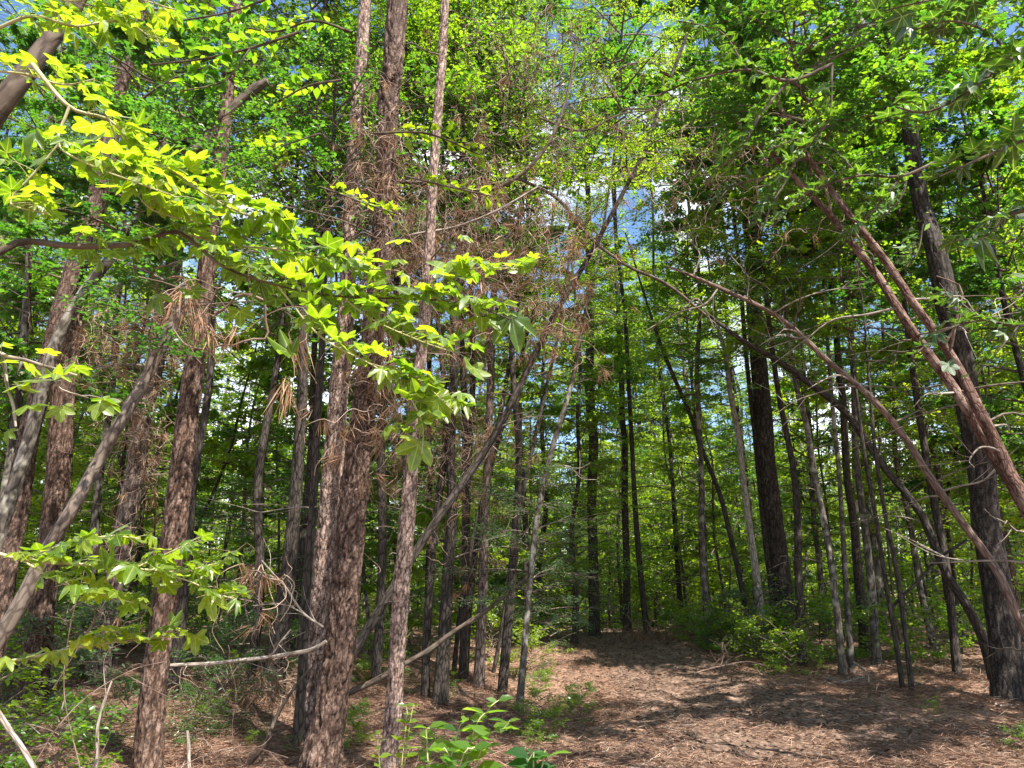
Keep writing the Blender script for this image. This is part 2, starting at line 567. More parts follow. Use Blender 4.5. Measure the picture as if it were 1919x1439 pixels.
def tube(mb, PR, nseg=8, step=0.15, mi=0, bark=None, wob=0.0, rng=None, nmax=900, flare=0.0):
    """PR rows: x,y,z,r"""
    rng = rng or RNG
    PR = np.asarray(PR, float)
    L = np.linalg.norm(np.diff(PR[:, :3], axis=0), axis=1).sum()
    n = int(min(nmax, max(len(PR), L / step + 2)))
    S = smooth_path(PR, n)
    P, R = S[:, :3], np.maximum(S[:, 3], 0.0006)
    if wob:
        k = max(3, int(L / 0.8))
        wv = np.stack([np.interp(np.linspace(0, 1, n), np.linspace(0, 1, k), rng.normal(0, wob, k)) for _ in range(3)], 1)
        wv[:, 2] *= 0.3
        P = P + wv * np.minimum(1, np.linspace(0, 3, n))[:, None] * R.mean() * 2
    s = np.concatenate([[0], np.cumsum(np.linalg.norm(np.diff(P, axis=0), axis=1))])
    if flare:
        R = R * (1 + flare * np.exp(-s / 0.3))
    T, A, B = frames(P)
    th = np.linspace(0, 2 * PI, nseg, endpoint=False)
    TH, S2 = np.meshgrid(th, s)
    RR = np.repeat(R[:, None], nseg, 1)
    crev = np.ones_like(RR)
    if bark:
        cw, ch, dep = bark
        r0 = float(np.median(R))
        nc = max(6, int(round(2 * PI * r0 / cw)))
        u = TH / (2 * PI) * nc
        w1 = np.interp(S2, np.linspace(0, s[-1], 40), rng.normal(0, .5, 40))
        jit = rng.normal(0, .09, u.shape)
        u2 = (u + w1 + 0.35 * np.sin(S2 * 9 + TH * 2) + jit) % nc
        crev, hh = plate_disp(u2, S2 / ch + 0.5 * np.sin(TH * 3 + S2) + 40 + rng.normal(0, .10, u.shape), nc, rng)
        cf, hf = plate_disp((u2 * 2.3) % max(4, int(nc * 2.3)), S2 / ch * 2.1 + 2, max(4, int(nc * 2.3)), rng)
        RR = RR + dep * ((crev - 1) + 0.5 * (hh - .5) + 0.25 * (cf - 1))
        crev = np.clip(crev * (.6 + .35 * hh) + .05 * cf, 0, 1)
    elif nseg >= 8:
        lob = rng.uniform(0, 6.28, 3)
        RR = RR * (1 + 0.05 * np.sin(2 * TH + lob[0] + S2) + 0.04 * np.sin(3 * TH + lob[1] - S2 * 1.3) + 0.03 * np.sin(5 * TH + lob[2] + 2 * S2))
    V = P[:, None, :] + RR[..., None] * (np.cos(TH)[..., None] * A[:, None, :] + np.sin(TH)[..., None] * B[:, None, :])
    bc = np.stack([np.cos(TH) * R[:, None], np.sin(TH) * R[:, None], S2], -1) + rng.uniform(0, 9)
    i = np.arange(n - 1)[:, None] * nseg
    j = np.arange(nseg)[None, :]
    j2 = (j + 1) % nseg
    F = np.stack([i + j, i + j2, i + nseg + j2, i + nseg + j], -1).reshape(-1, 4)
    mb.add(V.reshape(-1, 3), F, mi, bc=bc.reshape(-1, 3), crev=crev.ravel(), var=np.full(n * nseg, rng.uniform()))
    # closed tip
    k = (n - 1) * nseg
    tipv = P[-1] + T[-1] * R[-1] * 0.6
    mb.add(np.vstack([V[-1], tipv]), np.stack([np.arange(nseg), (np.arange(nseg) + 1) % nseg, np.full(nseg, nseg)], 1), mi,
           bc=np.vstack([bc[-1], bc[-1][:1]]), crev=np.ones(nseg + 1), var=np.full(nseg + 1, .5))
    return P, R


# leaf templates: x across, y along, z normal
def t_ovate():
    V = np.array([[0, 0, 0], [-.30, .38, .05], [0, .5, -.02], [.30, .38, .05], [-.2, .72, .03], [.2, .72, .03], [0, 1.05, -.10]])
    F = [[0, 2, 1], [0, 3, 2], [1, 2, 4], [2, 3, 5], [4, 2, 6], [2, 5, 6]]
    return V, np.array(F), np.array([0, 1, 0, 1, 1, 1, 0.])


def t_simple(w=.32):
    V = np.array([[0, 0, 0], [-w, .45, .06], [0, 1.0, -.08], [w, .45, .06]])
    return V, np.array([[0, 2, 1], [0, 3, 2]]), np.array([0, 1, 0, 1.])


def t_needle(w):
    V = np.array([[0, 0, 0], [-w, .45, w * .2], [0, 1.0, -.06], [w, .45, w * .2]])
    return V, np.array([[0, 2, 1], [0, 3, 2]]), np.array([0, 1, 0, 1.])


def t_star():
    tips = [(-114, .74), (-57, .96), (0, 1.05), (57, .96), (114, .74)]
    out = [(-178, .14, 1.)]
    for k, (a, r) in enumerate(tips):
        out += [(a - 20, r * .76, .55), (a - 8, r * .93, .25), (a, r, 0.), (a + 8, r * .93, .25), (a + 20, r * .76, .55)]
        if k < 4:
            out.append((a + 28, .58, 1.))
    out.append((178, .14, 1.))
    V = [(0, 0, 0)]
    vein = [0.]
    for a, r, v in out:
        x, y = r * math.sin(math.radians(a)), r * math.cos(math.radians(a))
        V.append((x, y, -.22 * r * r + .05 * v))
        vein.append(v)
    n = len(out)
    F = [[0, i + 1, i] for i in range(1, n)]
    V = np.array(V)
    return V, np.array(F), np.array(vein)


def t_star_low():
    tips = [(-110, .62), (-56, .92), (0, 1.0), (56, .92), (110, .62)]
    V = [(0, 0, 0)]
    vein = [0.]
    for k, (a, r) in enumerate(tips):
        V.append((r * math.sin(math.radians(a)), r * math.cos(math.radians(a)), -.2 * r * r))
        vein.append(0.)
        if k < 4:
            a2 = a + 28
            V.append((.62 * math.sin(math.radians(a2)), .62 * math.cos(math.radians(a2)), 0))
            vein.append(1.)
    F = [[0, i + 1, i] for i in range(1, len(V) - 1)]
    return np.array(V), np.array(F), np.array(vein)


TPL = {'ovate': t_ovate(), 'simple': t_simple(), 'narrow': t_simple(.16), 'star': t_star(), 'star_low': t_star_low(), 'needle': t_needle(.013), 'fine_needle': t_needle(.010)}


def norm(v):
    return v / np.maximum(np.linalg.norm(v, axis=-1, keepdims=True), 1e-9)


def leaves(mb, pos, d, nrm, size, tpl, mi=0, rng=None, var=None, curl=0.25):
    rng = rng or RNG
    V0, F0, vein = TPL[tpl]
    n = len(pos)
    if n == 0:
        return
    d = norm(np.asarray(d, float))
    nrm = norm(nrm - (nrm * d).sum(1, keepdims=True) * d)
    side = np.cross(d, nrm)
    size = np.broadcast_to(np.asarray(size, float), (n,))
    zc = 1 + curl * rng.normal(size=(n, 1)) * 2
    sx = rng.uniform(.85, 1.15, (n, 1))
    V = (pos[:, None, :] + size[:, None, None] * (
        (V0[None, :, 0] * sx)[..., None] * side[:, None, :] + V0[None, :, 1, None] * d[:, None, :] + (V0[None, :, 2] * zc)[..., None] * nrm[:, None, :]))
    k = len(V0)
    F = (np.arange(n)[:, None, None] * k + F0[None]).reshape(-1, 3)
    if var is None:
        var = np.clip(rng.normal(.5, .22, n), 0, 1)
    mb.add(V.reshape(-1, 3), F, mi, var=np.repeat(var, k), vein=np.tile(vein, n))


def thing(name, label, cat, loc, group=None):
    o = bpy.data.objects.new(name, None)
    o.empty_display_size = 0.2
    COL.objects.link(o)
    o.location = loc
    o['label'] = label
    o['category'] = cat
    if group:
        o['group'] = group
    return o


def tag(o, label, cat, group=None):
    o['label'] = label
    o['category'] = cat
    if group:
        o['group'] = group
    return o


# ------------------------------------------------------------------ ground and path
def axis(lo, a, b, hi, step):
    mid = np.arange(a, b + 1e-6, step)
    l, r = [], []
    x, s = a, step
    while x > lo:
        s *= 1.12
        x -= s
        l.append(x)
    x, s = b, step
    while x < hi:
        s *= 1.12
        x += s
        r.append(x)
    return np.array(l[::-1] + list(mid) + r)


def grid_obj(name, X, Y, Z, mat):
    ny, nx = X.shape
    V = np.stack([X, Y, Z], -1).reshape(-1, 3)
    i = np.arange(ny - 1)[:, None] * nx
    j = np.arange(nx - 1)[None]
    F = np.stack([i + j, i + j + 1, i + nx + j + 1, i + nx + j], -1).reshape(-1, 4)
    mb = MB()
    mb.add(V, F)
    o = mb.obj(name, [mat])
    o['kind'] = 'structure'
    return o


xs, ys = axis(-600, -10, 12, 600, .09), axis(-300, 5, 23, 900, .09)
GX, GY = np.meshgrid(xs, ys)
grid_obj('ground', GX, GY, ground_z(GX, GY), M['ground'])
pu = np.linspace(-1, 1, 40)
pys = np.arange(2.0, 26, .09)
PU, PY = np.meshgrid(pu, pys)
hw = 1.15 + .25 * np.sin(PY * 1.3 + np.sign(PU)) + .12 * np.sin(PY * 3.7 + 2 * np.sign(PU)) + 1.6 * np.clip((11.5 - PY) / 5, 0, 1)
PX = path_x(PY) + PU * hw
grid_obj('path', PX, PY, ground_z(PX, PY) + .008 - .05 * np.clip((np.abs(PU) - .85) / .15, 0, 1), M['path'])


def scatter_stuff():
    r = np.random.default_rng(21)
    # pine straw
    n = 300000
    mb = MB()
    y = 5.5 + 20 * r.beta(1.0, 2.6, n)
    x = r.uniform(-1, 1, n) * (y * .78 + 1)
    pd = np.abs(x - path_x(y))
    keep = r.uniform(size=n) < np.where((pd < 1.0) & (y > 8), .5, 1)
    # clumpy
    cl_ = np.sin(x * 1.7 + 1.3 * np.sin(y * 1.1)) * np.sin(y * 1.9 + np.sin(x * 2.3))
    keep &= r.uniform(size=n) < .55 + .45 * cl_
    x, y = x[keep], y[keep]
    n = len(x)
    z = ground_z(x, y) + r.uniform(.004, .035, n)
    a = r.uniform(0, 2 * PI, n)
    d = np.stack([np.cos(a), np.sin(a), r.normal(0, .22, n)], 1)
    nr = np.stack([r.normal(0, .5, n), r.normal(0, .5, n), np.ones(n)], 1)
    leaves(mb, np.stack([x, y, z], 1), d, nr, r.uniform(.09, .19, n), 'needle', 0, r, r.uniform(0, 1, n))
    feet = [o_.location for o_ in COL.objects if o_.parent is None and o_.type == 'EMPTY' and o_.get('category') == 'tree' and 5 < o_.location.y < 17]
    for ft in feet:
        m = 240
        a = r.uniform(0, 2 * PI, m)
        rad = .1 + np.abs(r.normal(0, .28, m))
        x, y = ft.x + rad * np.cos(a), ft.y + rad * np.sin(a)
        d = np.stack([np.cos(a + 1.57 + r.normal(0, .7, m)), np.sin(a + 1.57 + r.normal(0, .7, m)), r.normal(0, .25, m)], 1)
        nr = np.stack([r.normal(0, .5, m), r.normal(0, .5, m), np.ones(m)], 1)
        z = ground_z(x, y) + r.uniform(.0, .12, m) * np.exp(-rad / .25)
        leaves(mb, np.stack([x, y, z], 1), d, nr, r.uniform(.1, .2, m), 'needle', 0, r, r.uniform(0, 1, m))
    o = mb.obj('pine_straw', [M['straw']])
    o['kind'] = 'stuff'
    o['label'] = 'orange brown pine straw strewn over the forest floor'
    # fallen leaves, thickest on the path
    n = 13000
    mb = MB()
    y = 6 + 22 * r.beta(1.0, 2.2, n)
    x = np.where(r.uniform(size=n) < .6, path_x(y) + r.normal(0, 1.3, n), r.uniform(-1, 1, n) * (y * .78 + 1))
    z = ground_z(x, y) + r.uniform(.004, .02, n)
    a = r.uniform(0, 2 * PI, n)
    d = np.stack([np.cos(a), np.sin(a), r.normal(0, .25, n)], 1)
    nr = np.stack([r.normal(0, .4, n), r.normal(0, .4, n), np.ones(n)], 1)
    leaves(mb, np.stack([x, y, z], 1), d, nr, r.uniform(.025, .075, n), 'ovate', 0, r, r.beta(1.3, 2.6, n), curl=.7)
    o = mb.obj('fallen_leaves', [M['dead_leaf']])
    o['kind'] = 'stuff'
    o['label'] = 'dry brown fallen leaves littering the path and wood floor'



# ------------------------------------------------------------------ crowns (shared meshes)
def make_crown(name, seed, h, rad, nlimb, ntwig, nleaf, size, tpl, mat, flat=.45, low=.25, rise=.45, wood='twig', clump=1.0):
    """limbs with twigs and leaf sprays round a vertical axis, z 0..h"""
    r = np.random.default_rng(seed)
    mb = MB()
    pos, dr, nm, vr = [], [], [], []
    az = r.uniform(0, 6.28)
    for i in range(nlimb):
        f = (i + .5) / nlimb
        zb = h * (.02 + .93 * f) + r.normal(0, .02) * h
        prof = (low + (1 - low) * math.sin(PI * min(1, (f * .85 + .12)))) * (1 if f < .8 else (1 - f) / .2 * .6 + .4)
        L = rad * prof * r.uniform(.55, 1.15)
        az += 2.39996 + r.normal(0, .35)
        dv = np.array([math.cos(az), math.sin(az), 0])
        up = rise * r.uniform(.4, 1.4) * (0.5 + f)
        t = np.linspace(0, 1, 6)[:, None]
        bend = r.normal(0, .12, 3)
        P = np.array([0, 0, zb]) + dv * L * t + np.array([0, 0, 1]) * (L * up * t - L * .25 * t * t) + bend * L * t * t
        tube(mb, np.c_[P, np.linspace(.016 * rad * .5 + .006, .004, 6)], 4, L / 5, 1, rng=r)
        lv = r.uniform(.25, .75)
        fill = r.choice([.25, .8, 1.2, 1.6], p=[.2, .25, .3, .25])
        for k in range(ntwig):
            tt = r.uniform(.18, 1.0)
            b = np.array([np.interp(tt, t[:, 0], P[:, c]) for c in range(3)])
            sgn = 1 if k % 2 else -1
            ang = az + sgn * r.uniform(.4, 1.2) * (1 - .5 * tt)
            tl = L * r.uniform(.18, .42) + .15
            td = np.array([math.cos(ang), math.sin(ang), r.normal(.08, .22)])
            q = np.linspace(0, 1, 4)[:, None]
            Q = b + td * tl * q + np.array([0, 0, -.12 * tl]) * q * q
            tube(mb, np.c_[Q, np.linspace(.005, .002, 4)], 3, tl / 3, 1, rng=r)
            m = max(1, int(nleaf * r.choice([.15, .8, 1.3, 1.7]) * fill * clump))
            s = r.uniform(.15, 1.05, m)
            pp = b + td * tl * s[:, None] + np.array([0, 0, -.12 * tl]) * (s * s)[:, None] + r.normal(0, .035, (m, 3)) * np.array([1.5, 1.5, 1])
            la = ang + r.choice([-1, 1], m) * r.uniform(.2, 1.5, m)
            dd = np.stack([np.cos(la), np.sin(la), r.normal(-.12, .3, m)], 1)
            tilt = r.normal(0, flat, 2)
            nn = np.stack([tilt[0] + r.normal(0, flat, m), tilt[1] + r.normal(0, flat, m), np.ones(m)], 1)
            pos.append(pp); dr.append(dd); nm.append(nn)
            vr.append(np.clip(r.normal(lv, .16, m), 0, 1))
    pos, dr, nm, vr = map(np.concatenate, (pos, dr, nm, vr))
    leaves(mb, pos, dr, nm, size * r.uniform(.6, 1.3, len(pos)), tpl, 0, r, vr)
    return mb.mesh(name, [M[mat], M[wood]], smooth=False)


def make_pine_crown(name, seed, h, rad, nlimb):
    r = np.random.default_rng(seed)
    mb = MB()
    pos, dr, vr = [], [], []
    az = 0
    for i in range(nlimb):
        f = (i + .5) / nlimb
        az += 2.4 + r.normal(0, .3)
        L = rad * (1 - .75 * f) * r.uniform(.6, 1.1)
        P0 = np.array([0, 0, h * f])
        dv = np.array([math.cos(az), math.sin(az), r.uniform(.0, .35) + .3 * f])
        t = np.linspace(0, 1, 5)[:, None]
        P = P0 + dv * L * t + np.array([0, 0, .15 * L]) * t * t
        tube(mb, np.c_[P, np.linspace(.03, .008, 5)], 4, L / 4, 1, rng=r)
        for k in range(14):
            b = P0 + dv * L * r.uniform(.3, 1.05) + r.normal(0, .18, 3)
            m = 26
            dd = norm(r.normal(size=(m, 3)) + np.array([dv[0], dv[1], .5]) * .8)
            pos.append(np.repeat(b[None], m, 0)); dr.append(dd)
            vr.append(np.clip(r.normal(r.uniform(.3, .7), .1, m), 0, 1))
    pos, dr, vr = map(np.concatenate, (pos, dr, vr))
    leaves(mb, pos, dr, r.normal(size=(len(pos), 3)), r.uniform(.18, .3, len(pos)), 'needle', 0, r, vr)
    return mb.mesh(name, [M['needle'], M['twig']], smooth=False)


CR = {}
# fine understory for 10-40 m
CR['sap'] = [make_crown('crown', 100 + i, 5.5, 1.35, 26, 8, 11, .095, t_, m_, .5, .5, .5)
             for i, (t_, m_) in enumerate([('simple', 'maple'), ('star_low', 'yellow'), ('simple', 'deep'), ('simple', 'yellow'), ('ovate', 'yellow')])]
CR['broad'] = [make_crown('crown', 200 + i, 7.0, 2.6, 36, 15, 15, .10, t_, m_, .45, .35, .55)
               for i, (t_, m_) in enumerate([('simple', 'maple'), ('star_low', 'deep'), ('simple', 'yellow'), ('star_low', 'maple'), ('simple', 'yellow')])]
CR['far'] = [make_crown('crown', 300 + i, 11, 2.6, 46, 14, 11, .13, 'simple', m_, .6, .45, .4)
             for i, m_ in enumerate(['deep', 'maple', 'yellow', 'yellow'])]
CR['near'] = [make_crown('crown', 400 + i, 4.5, 1.9, 28, 12, 17, .08, t_, m_, .45, .4, .5)
              for i, (t_, m_) in enumerate([('ovate', 'deep'), ('ovate', 'maple'), ('narrow', 'maple'), ('star_low', 'deep')])]
CR['shrub'] = [make_crown('foliage', 500 + i, 1.15, .75, 16, 6, 12, .075, t_, m_, .5, .7, .8)
               for i, (t_, m_) in enumerate([('ovate', 'maple'), ('narrow', 'deep'), ('ovate', 'yellow'), ('narrow', 'grey')])]
CR['fine'] = [make_crown('crown', 600 + i, 3.2, 1.3, 24, 11, 20, .06, 'narrow', m_, .6, .6, .4)
              for i, m_ in enumerate(['grey', 'deep', 'maple'])]
CR['pine'] = [make_pine_crown('crown', 700 + i, 7, 2.6, 30) for i in range(3)]


def put_crown(root, kind, idx, loc, sc=1.0, rot=None, name='crown', zs=None):
    o = bpy.data.objects.new(name, CR[kind][idx % len(CR[kind])])
    COL.objects.link(o)
    o.parent = root
    o.location = loc
    o.rotation_euler = (0, 0, random.uniform(0, 6.28) if rot is None else rot)
    o.scale = (sc, sc, zs or sc)
    return o


# ------------------------------------------------------------------ trees read off the photo
def world_pts(pts, Y):
    out = []
    for p in pts:
        y = p[3] if len(p) > 3 else Y
        q = at(p[0], p[1], y)
        out.append([*q, p[2] * .46 * dist_px(p[0], p[1], y)])
    return np.array(out)


def photo_tree(name, label, pts, Y=None, mat='pine', cat='tree', bark=None, ext=0.0, crowns=(), nseg=16, step=.12, sink=True, dead=0,
               group=None, wob=.15, flare=.42, part='trunk', seed=0, limbs=()):
    """pts: (px, py, width px[, depth]) from the base up; crowns: (kind, variant, height, scale)"""
    r = np.random.default_rng(900 + seed + abs(int(pts[0][0])) * 7)
    if Y is None and len(pts[0]) < 4:
        Y = ground_pt(pts[0][0], pts[0][1])[1]
    PR = world_pts(pts, Y)
    base = PR[0].copy()
    if sink:
        gz = ground_z(base[0], base[1])
        d = PR[0] - PR[1]
        if PR[0][2] > gz + .01 and d[2] < 0:      # carry the stem down to the ground
            k = (PR[0][2] - gz) / -d[2]
            base = np.array([*(PR[0][:3] + d[:3] * k), PR[0][3] * 1.05])
            PR = np.vstack([base, PR])
        d = norm(PR[0][:3] - PR[1][:3])
        PR = np.vstack([[*(PR[0][:3] + d * .25), PR[0][3] * 1.06], PR])
    if ext:
        d = norm((PR[-1] - PR[-2])[:3])
        d = norm(d + np.array([0, 0, .35]))
        PR = np.vstack([PR, [*(PR[-1][:3] + d * ext), max(.012, PR[-1][3] * .35)]])
    root = thing(name, label, cat, base[:3], group)
    mb = MB()
    P, R = tube(mb, PR, nseg, step, 0, bark, wob, r, flare=flare if sink else 0)
    mb.obj(part, [M[mat]], root, base[:3])
    for k in range(dead):
        i = r.integers(int(len(P) * .15), int(len(P) * .9))
        a = r.uniform(0, 6.28)
        L = r.uniform(.3, 1.3)
        dv = np.array([math.cos(a), math.sin(a), r.uniform(-.1, .5)])
        t = np.linspace(0, 1, 5)[:, None]
        Q = P[i] + dv * L * t + np.array([0, 0, -.3 * L]) * t * t + r.normal(0, .04, (5, 3)) * t
        m2 = MB()
        tube(m2, np.c_[Q, np.linspace(min(.012, R[i] * .5), .003, 5)], 5, .08, 0, rng=r)
        for _ in range(3):
            s = r.uniform(.3, .9)
            b = np.array([np.interp(s, t[:, 0], Q[:, c]) for c in range(3)])
            e = b + (dv + r.normal(0, .6, 3)) * L * .35
            tube(m2, [[*b, .004], [*(b + e) / 2 + r.normal(0, .02, 3), .003], [*e, .002]], 4, .08, 0, rng=r)
        m2.obj('dead_limb', [M['dead_wood'] if k % 2 else M['twig']], root, base[:3])
    for lp, lm in limbs:
        m2 = MB()
        tube(m2, world_pts(lp, Y), 8, .1, 0, rng=r, wob=.1)
        m2.obj('limb', [M[lm]], root, base[:3])
    for c in crowns:
        kind, idx, hz, sc = c[:4]
        zz = base[2] + hz
        i = int(np.argmin(np.abs(P[:, 2] - zz)))
        q = P[i] - base[:3]
        off = c[4] if len(c) > 4 else (0, 0)
        put_crown(root, kind, idx, (q[0] + off[0], q[1] + off[1], hz), sc)
    return root, P, R


PB = (.068, .19, .032)
photo_tree('pine_tree', 'thick plated pine trunk, right hand and nearer of the twin pines',
           [(600, 1447, 80), (617, 1340, 68), (636, 1220, 64), (645, 1120, 62), (654, 1020, 61), (664, 920, 58), (674, 820, 54), (688, 720, 47), (702, 600, 46), (714, 480, 44), (728, 200, 42), (745, -20, 40)],
           6.95, 'hero_pine', bark=PB, ext=9, nseg=64, step=.028, dead=5, crowns=[('pine', 0, 15, 1.0)], wob=.05)
photo_tree('pine_tree', 'pale lit pine trunk half hidden behind its thicker twin',
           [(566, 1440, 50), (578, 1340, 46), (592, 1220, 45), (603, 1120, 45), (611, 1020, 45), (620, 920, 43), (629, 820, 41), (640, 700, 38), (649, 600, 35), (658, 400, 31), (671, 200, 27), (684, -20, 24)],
           8.35, 'hero_sunlit', bark=(.06, .14, .018), ext=8, nseg=56, step=.03, dead=4, crowns=[('pine', 1, 15, .9)], wob=.05)
photo_tree('sapling', 'thin dark stem pressed against the left flank of the twin pines',
           [(556, 1410, 22), (566, 1280, 20), (574, 1150, 18), (582, 1020, 17), (590, 880, 15), (597, 740, 14), (606, 560, 11)], 8.0, 'dark', ext=3, crowns=[('near', 0, 5.2, .7)])
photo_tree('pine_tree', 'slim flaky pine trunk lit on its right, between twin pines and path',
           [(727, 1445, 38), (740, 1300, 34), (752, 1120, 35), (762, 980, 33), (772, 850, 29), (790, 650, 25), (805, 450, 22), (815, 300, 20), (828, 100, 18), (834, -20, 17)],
           6.9, 'hero_sunlit', bark=(.05, .11, .014), ext=6, nseg=40, step=.03, dead=6, crowns=[('pine', 2, 13, .8)], wob=.12)
photo_tree('pine_tree', 'brown pine trunk behind the leafy branches, alone left of the twin pines',
           [(276, 1445, 54), (285, 1330, 52), (302, 1180, 49), (318, 1050, 49), (333, 930, 47), (352, 780, 43), (370, 660, 40), (384, 540, 36), (400, 380, 32), (420, 200, 27), (438, 30, 24)],
           6.85, 'hero_brown', bark=(.065, .15, .018), ext=8, nseg=56, step=.03, dead=4, crowns=[('pine', 0, 14, .9)], wob=.07,
           limbs=[([(362, 285, 26), (395, 255, 26), (430, 210, 25), (470, 170, 22), (498, 150, 16)], 'brown_bark')])
photo_tree('pine_tree', 'leftmost pine trunk rising steeply behind the leaning grey stem',
           [(8, 1100, 42), (30, 960, 40), (58, 820, 38), (85, 700, 36), (118, 580, 34), (145, 480, 32), (170, 390, 30)], 8.8, 'hero_pine',
           bark=(.06, .13, .016), ext=8, nseg=40, step=.035, dead=3, crowns=[('pine', 1, 12, .9)])
photo_tree('pine_tree', 'tall pine trunk fully lit near its top, left of the brown pine',
           [(78, 1150, 50), (100, 950, 47), (115, 800, 44), (132, 650, 40), (150, 520, 36), (170, 430, 34), (205, 270, 32), (226, 130, 30), (248, -20, 28)], 9.6,
           'hero_brown', bark=(.065, .15, .018), ext=7, nseg=48, step=.035, dead=4, crowns=[('pine', 2, 14, .9)])
photo_tree('pine_tree', 'pine trunk wrapped in brown vine stems, just left of the brown pine',
           [(186, 1285, 36), (202, 1160, 35), (222, 1050, 36), (242, 940, 36), (265, 800, 36), (290, 690, 35), (306, 590, 32), (330, 440, 28)], None,
           'pine', ext=8, nseg=24, step=.06, dead=6, crowns=[('broad', 0, 7, .8)])
photo_tree('leaning_tree', 'smooth grey brown stem leaning right across the left pines',
           [(-40, 1262, 34.6, 5.2), (30, 1150, 31.7, 5.25), (90, 1030, 28.8, 5.3), (135, 955, 26.6, 5.3), (185, 865, 25.9, 5.4), (230, 785, 24.5, 5.4), (280, 700, 23.0, 5.5), (322, 622, 21.6, 5.5), (375, 540, 15.8, 5.6)],
           mat='twig', nseg=24, step=.05, crowns=[('near', 0, 3.2, .55)], wob=.25)
photo_tree('leaning_tree', 'short dark leaning stem crossing in front of the lit pine, top left',
           [(60, 800, 24, 6.4), (100, 660, 23, 6.4), (140, 575, 22, 6.4), (175, 520, 21, 6.4), (202, 485, 20, 6.4), (250, 400, 16, 6.4)],
           mat='grey_bark', nseg=16, ext=1.5, crowns=[('near', 3, 4.6, .7)])
photo_tree('pine_tree', 'dark charred looking trunk behind the horizontal dead branch',
           [(508, 1310, 46), (526, 1200, 36), (538, 1110, 31), (549, 1000, 27), (558, 900, 25), (564, 800, 23), (570, 690, 21), (580, 480, 18)], None, 'dark', ext=7, nseg=20,
           dead=5, crowns=[('broad', 2, 7, .8)], flare=.35)
photo_tree('dark_tree', 'black straight trunk beside the foot of the diagonal stem',
           [(824, 1322, 30), (830, 1220, 27), (838, 1080, 24), (845, 940, 21), (850, 800, 19), (853, 650, 17), (858, 480, 14)], None, 'dark', ext=5, nseg=16, dead=5, crowns=[('broad', 0, 7, .7)])
photo_tree('dark_tree', 'crooked dark trunk just left of the black straight trunk',
           [(796, 1310, 17), (800, 1180, 16), (812, 1020, 15), (830, 870, 14), (836, 760, 12), (820, 600, 10)], None, 'dark', ext=4, nseg=12, dead=4, crowns=[('near', 3, 6, .9)])
photo_tree('leaning_tree', 'long brown stem leaning diagonally right above the path edge',
           [(660, 1225, 19.1, 8.7), (700, 1160, 18.5, 8.8), (740, 1098, 17.8, 8.8), (790, 1022, 17.2, 8.9), (842, 945, 17.2, 8.9), (900, 858, 15.9, 9.0), (955, 765, 14.6, 9.0), (1005, 672, 13.3, 9.1), (1042, 598, 12.1, 9.1),
            (1085, 520, 10.1, 9.2), (1130, 438, 8.9, 9.2), (1170, 360, 8.3, 9.2), (1205, 285, 7.7, 9.3), (1235, 215, 7.0, 9.3), (1265, 125, 7.0, 9.3), (1290, 40, 7.0, 9.3)],
           mat='dark', nseg=20, step=.06, dead=12, crowns=[('near', 2, 7.0, .8)], wob=.35)
photo_tree('pine_tree', 'flaky pale trunk lit on its right, behind the dark leaning saplings',
           [(897, 1290, 22), (902, 1200, 21), (906, 1080, 20), (910, 960, 18), (915, 820, 16), (922, 650, 14)], None, 'pine', ext=7, nseg=20, dead=4, crowns=[('broad', 3, 7, .7)])
for k, (lab, pts) in enumerate([
    ('dark sapling leaning right just beside the flaky pale trunk', [(872, 1270, 13), (880, 1130, 13), (895, 1000, 12), (915, 880, 11), (940, 760, 10), (962, 640, 8)]),
    ('dark thin sapling leaning right behind the diagonal stem', [(850, 1260, 10), (868, 1100, 10), (905, 930, 9), (950, 770, 8), (985, 640, 7), (1010, 540, 6)]),
    ('thin leaning sapling whose stem nears the path edge', [(925, 1260, 8), (945, 1150, 9), (965, 1000, 9), (1000, 830, 8), (1025, 720, 7), (1050, 600, 6)]),
]):
    photo_tree('sapling', lab, pts, None, 'dark', ext=3, nseg=10, dead=5, crowns=[('sap', k, 4.6, .7)])
photo_tree('sapling', 'slender dark sapling at the left rim of the path, leafy low down',
           [(972, 1338, 16), (980, 1240, 14), (990, 1120, 12), (1004, 990, 12), (1022, 900, 11), (1045, 810, 10), (1072, 710, 9), (1092, 600, 8), (1118, 490, 6)], None,
           'grey_bark', ext=2.5, nseg=12, dead=4, crowns=[('fine', 0, 1.0, .72, (.1, .1)), ('fine', 2, 5, .7)])
photo_tree('pine_tree', 'straight grey pine trunk in shade beyond the left of the path',
           [(1114, 1180, 22), (1112, 1060, 21), (1110, 950, 20), (1109, 840, 19), (1107, 700, 17), (1105, 560, 15)], 19, 'dark', ext=7, nseg=16, dead=4, crowns=[('sap', 1, 6.2, 1.0), ('sap', 4, 2.6, .8)])
photo_tree('dark_tree', 'dark trunk rooted on the leafy hump beyond the path',
           [(1176, 1182, 17), (1174, 1080, 15), (1172, 960, 14), (1168, 820, 12), (1160, 640, 10)], 20, 'dark', ext=5, nseg=12, dead=4, crowns=[('sap', 3, 4.5, 1.0)])
photo_tree('pine_tree', 'big straight brown pine standing right of the path',
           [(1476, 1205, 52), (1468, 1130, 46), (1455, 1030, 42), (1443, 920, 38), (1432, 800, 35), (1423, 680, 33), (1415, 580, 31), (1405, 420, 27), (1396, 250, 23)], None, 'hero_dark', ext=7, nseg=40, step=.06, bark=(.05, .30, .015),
           dead=3, crowns=[('broad', 2, 11, .7)], flare=.25, wob=.06)
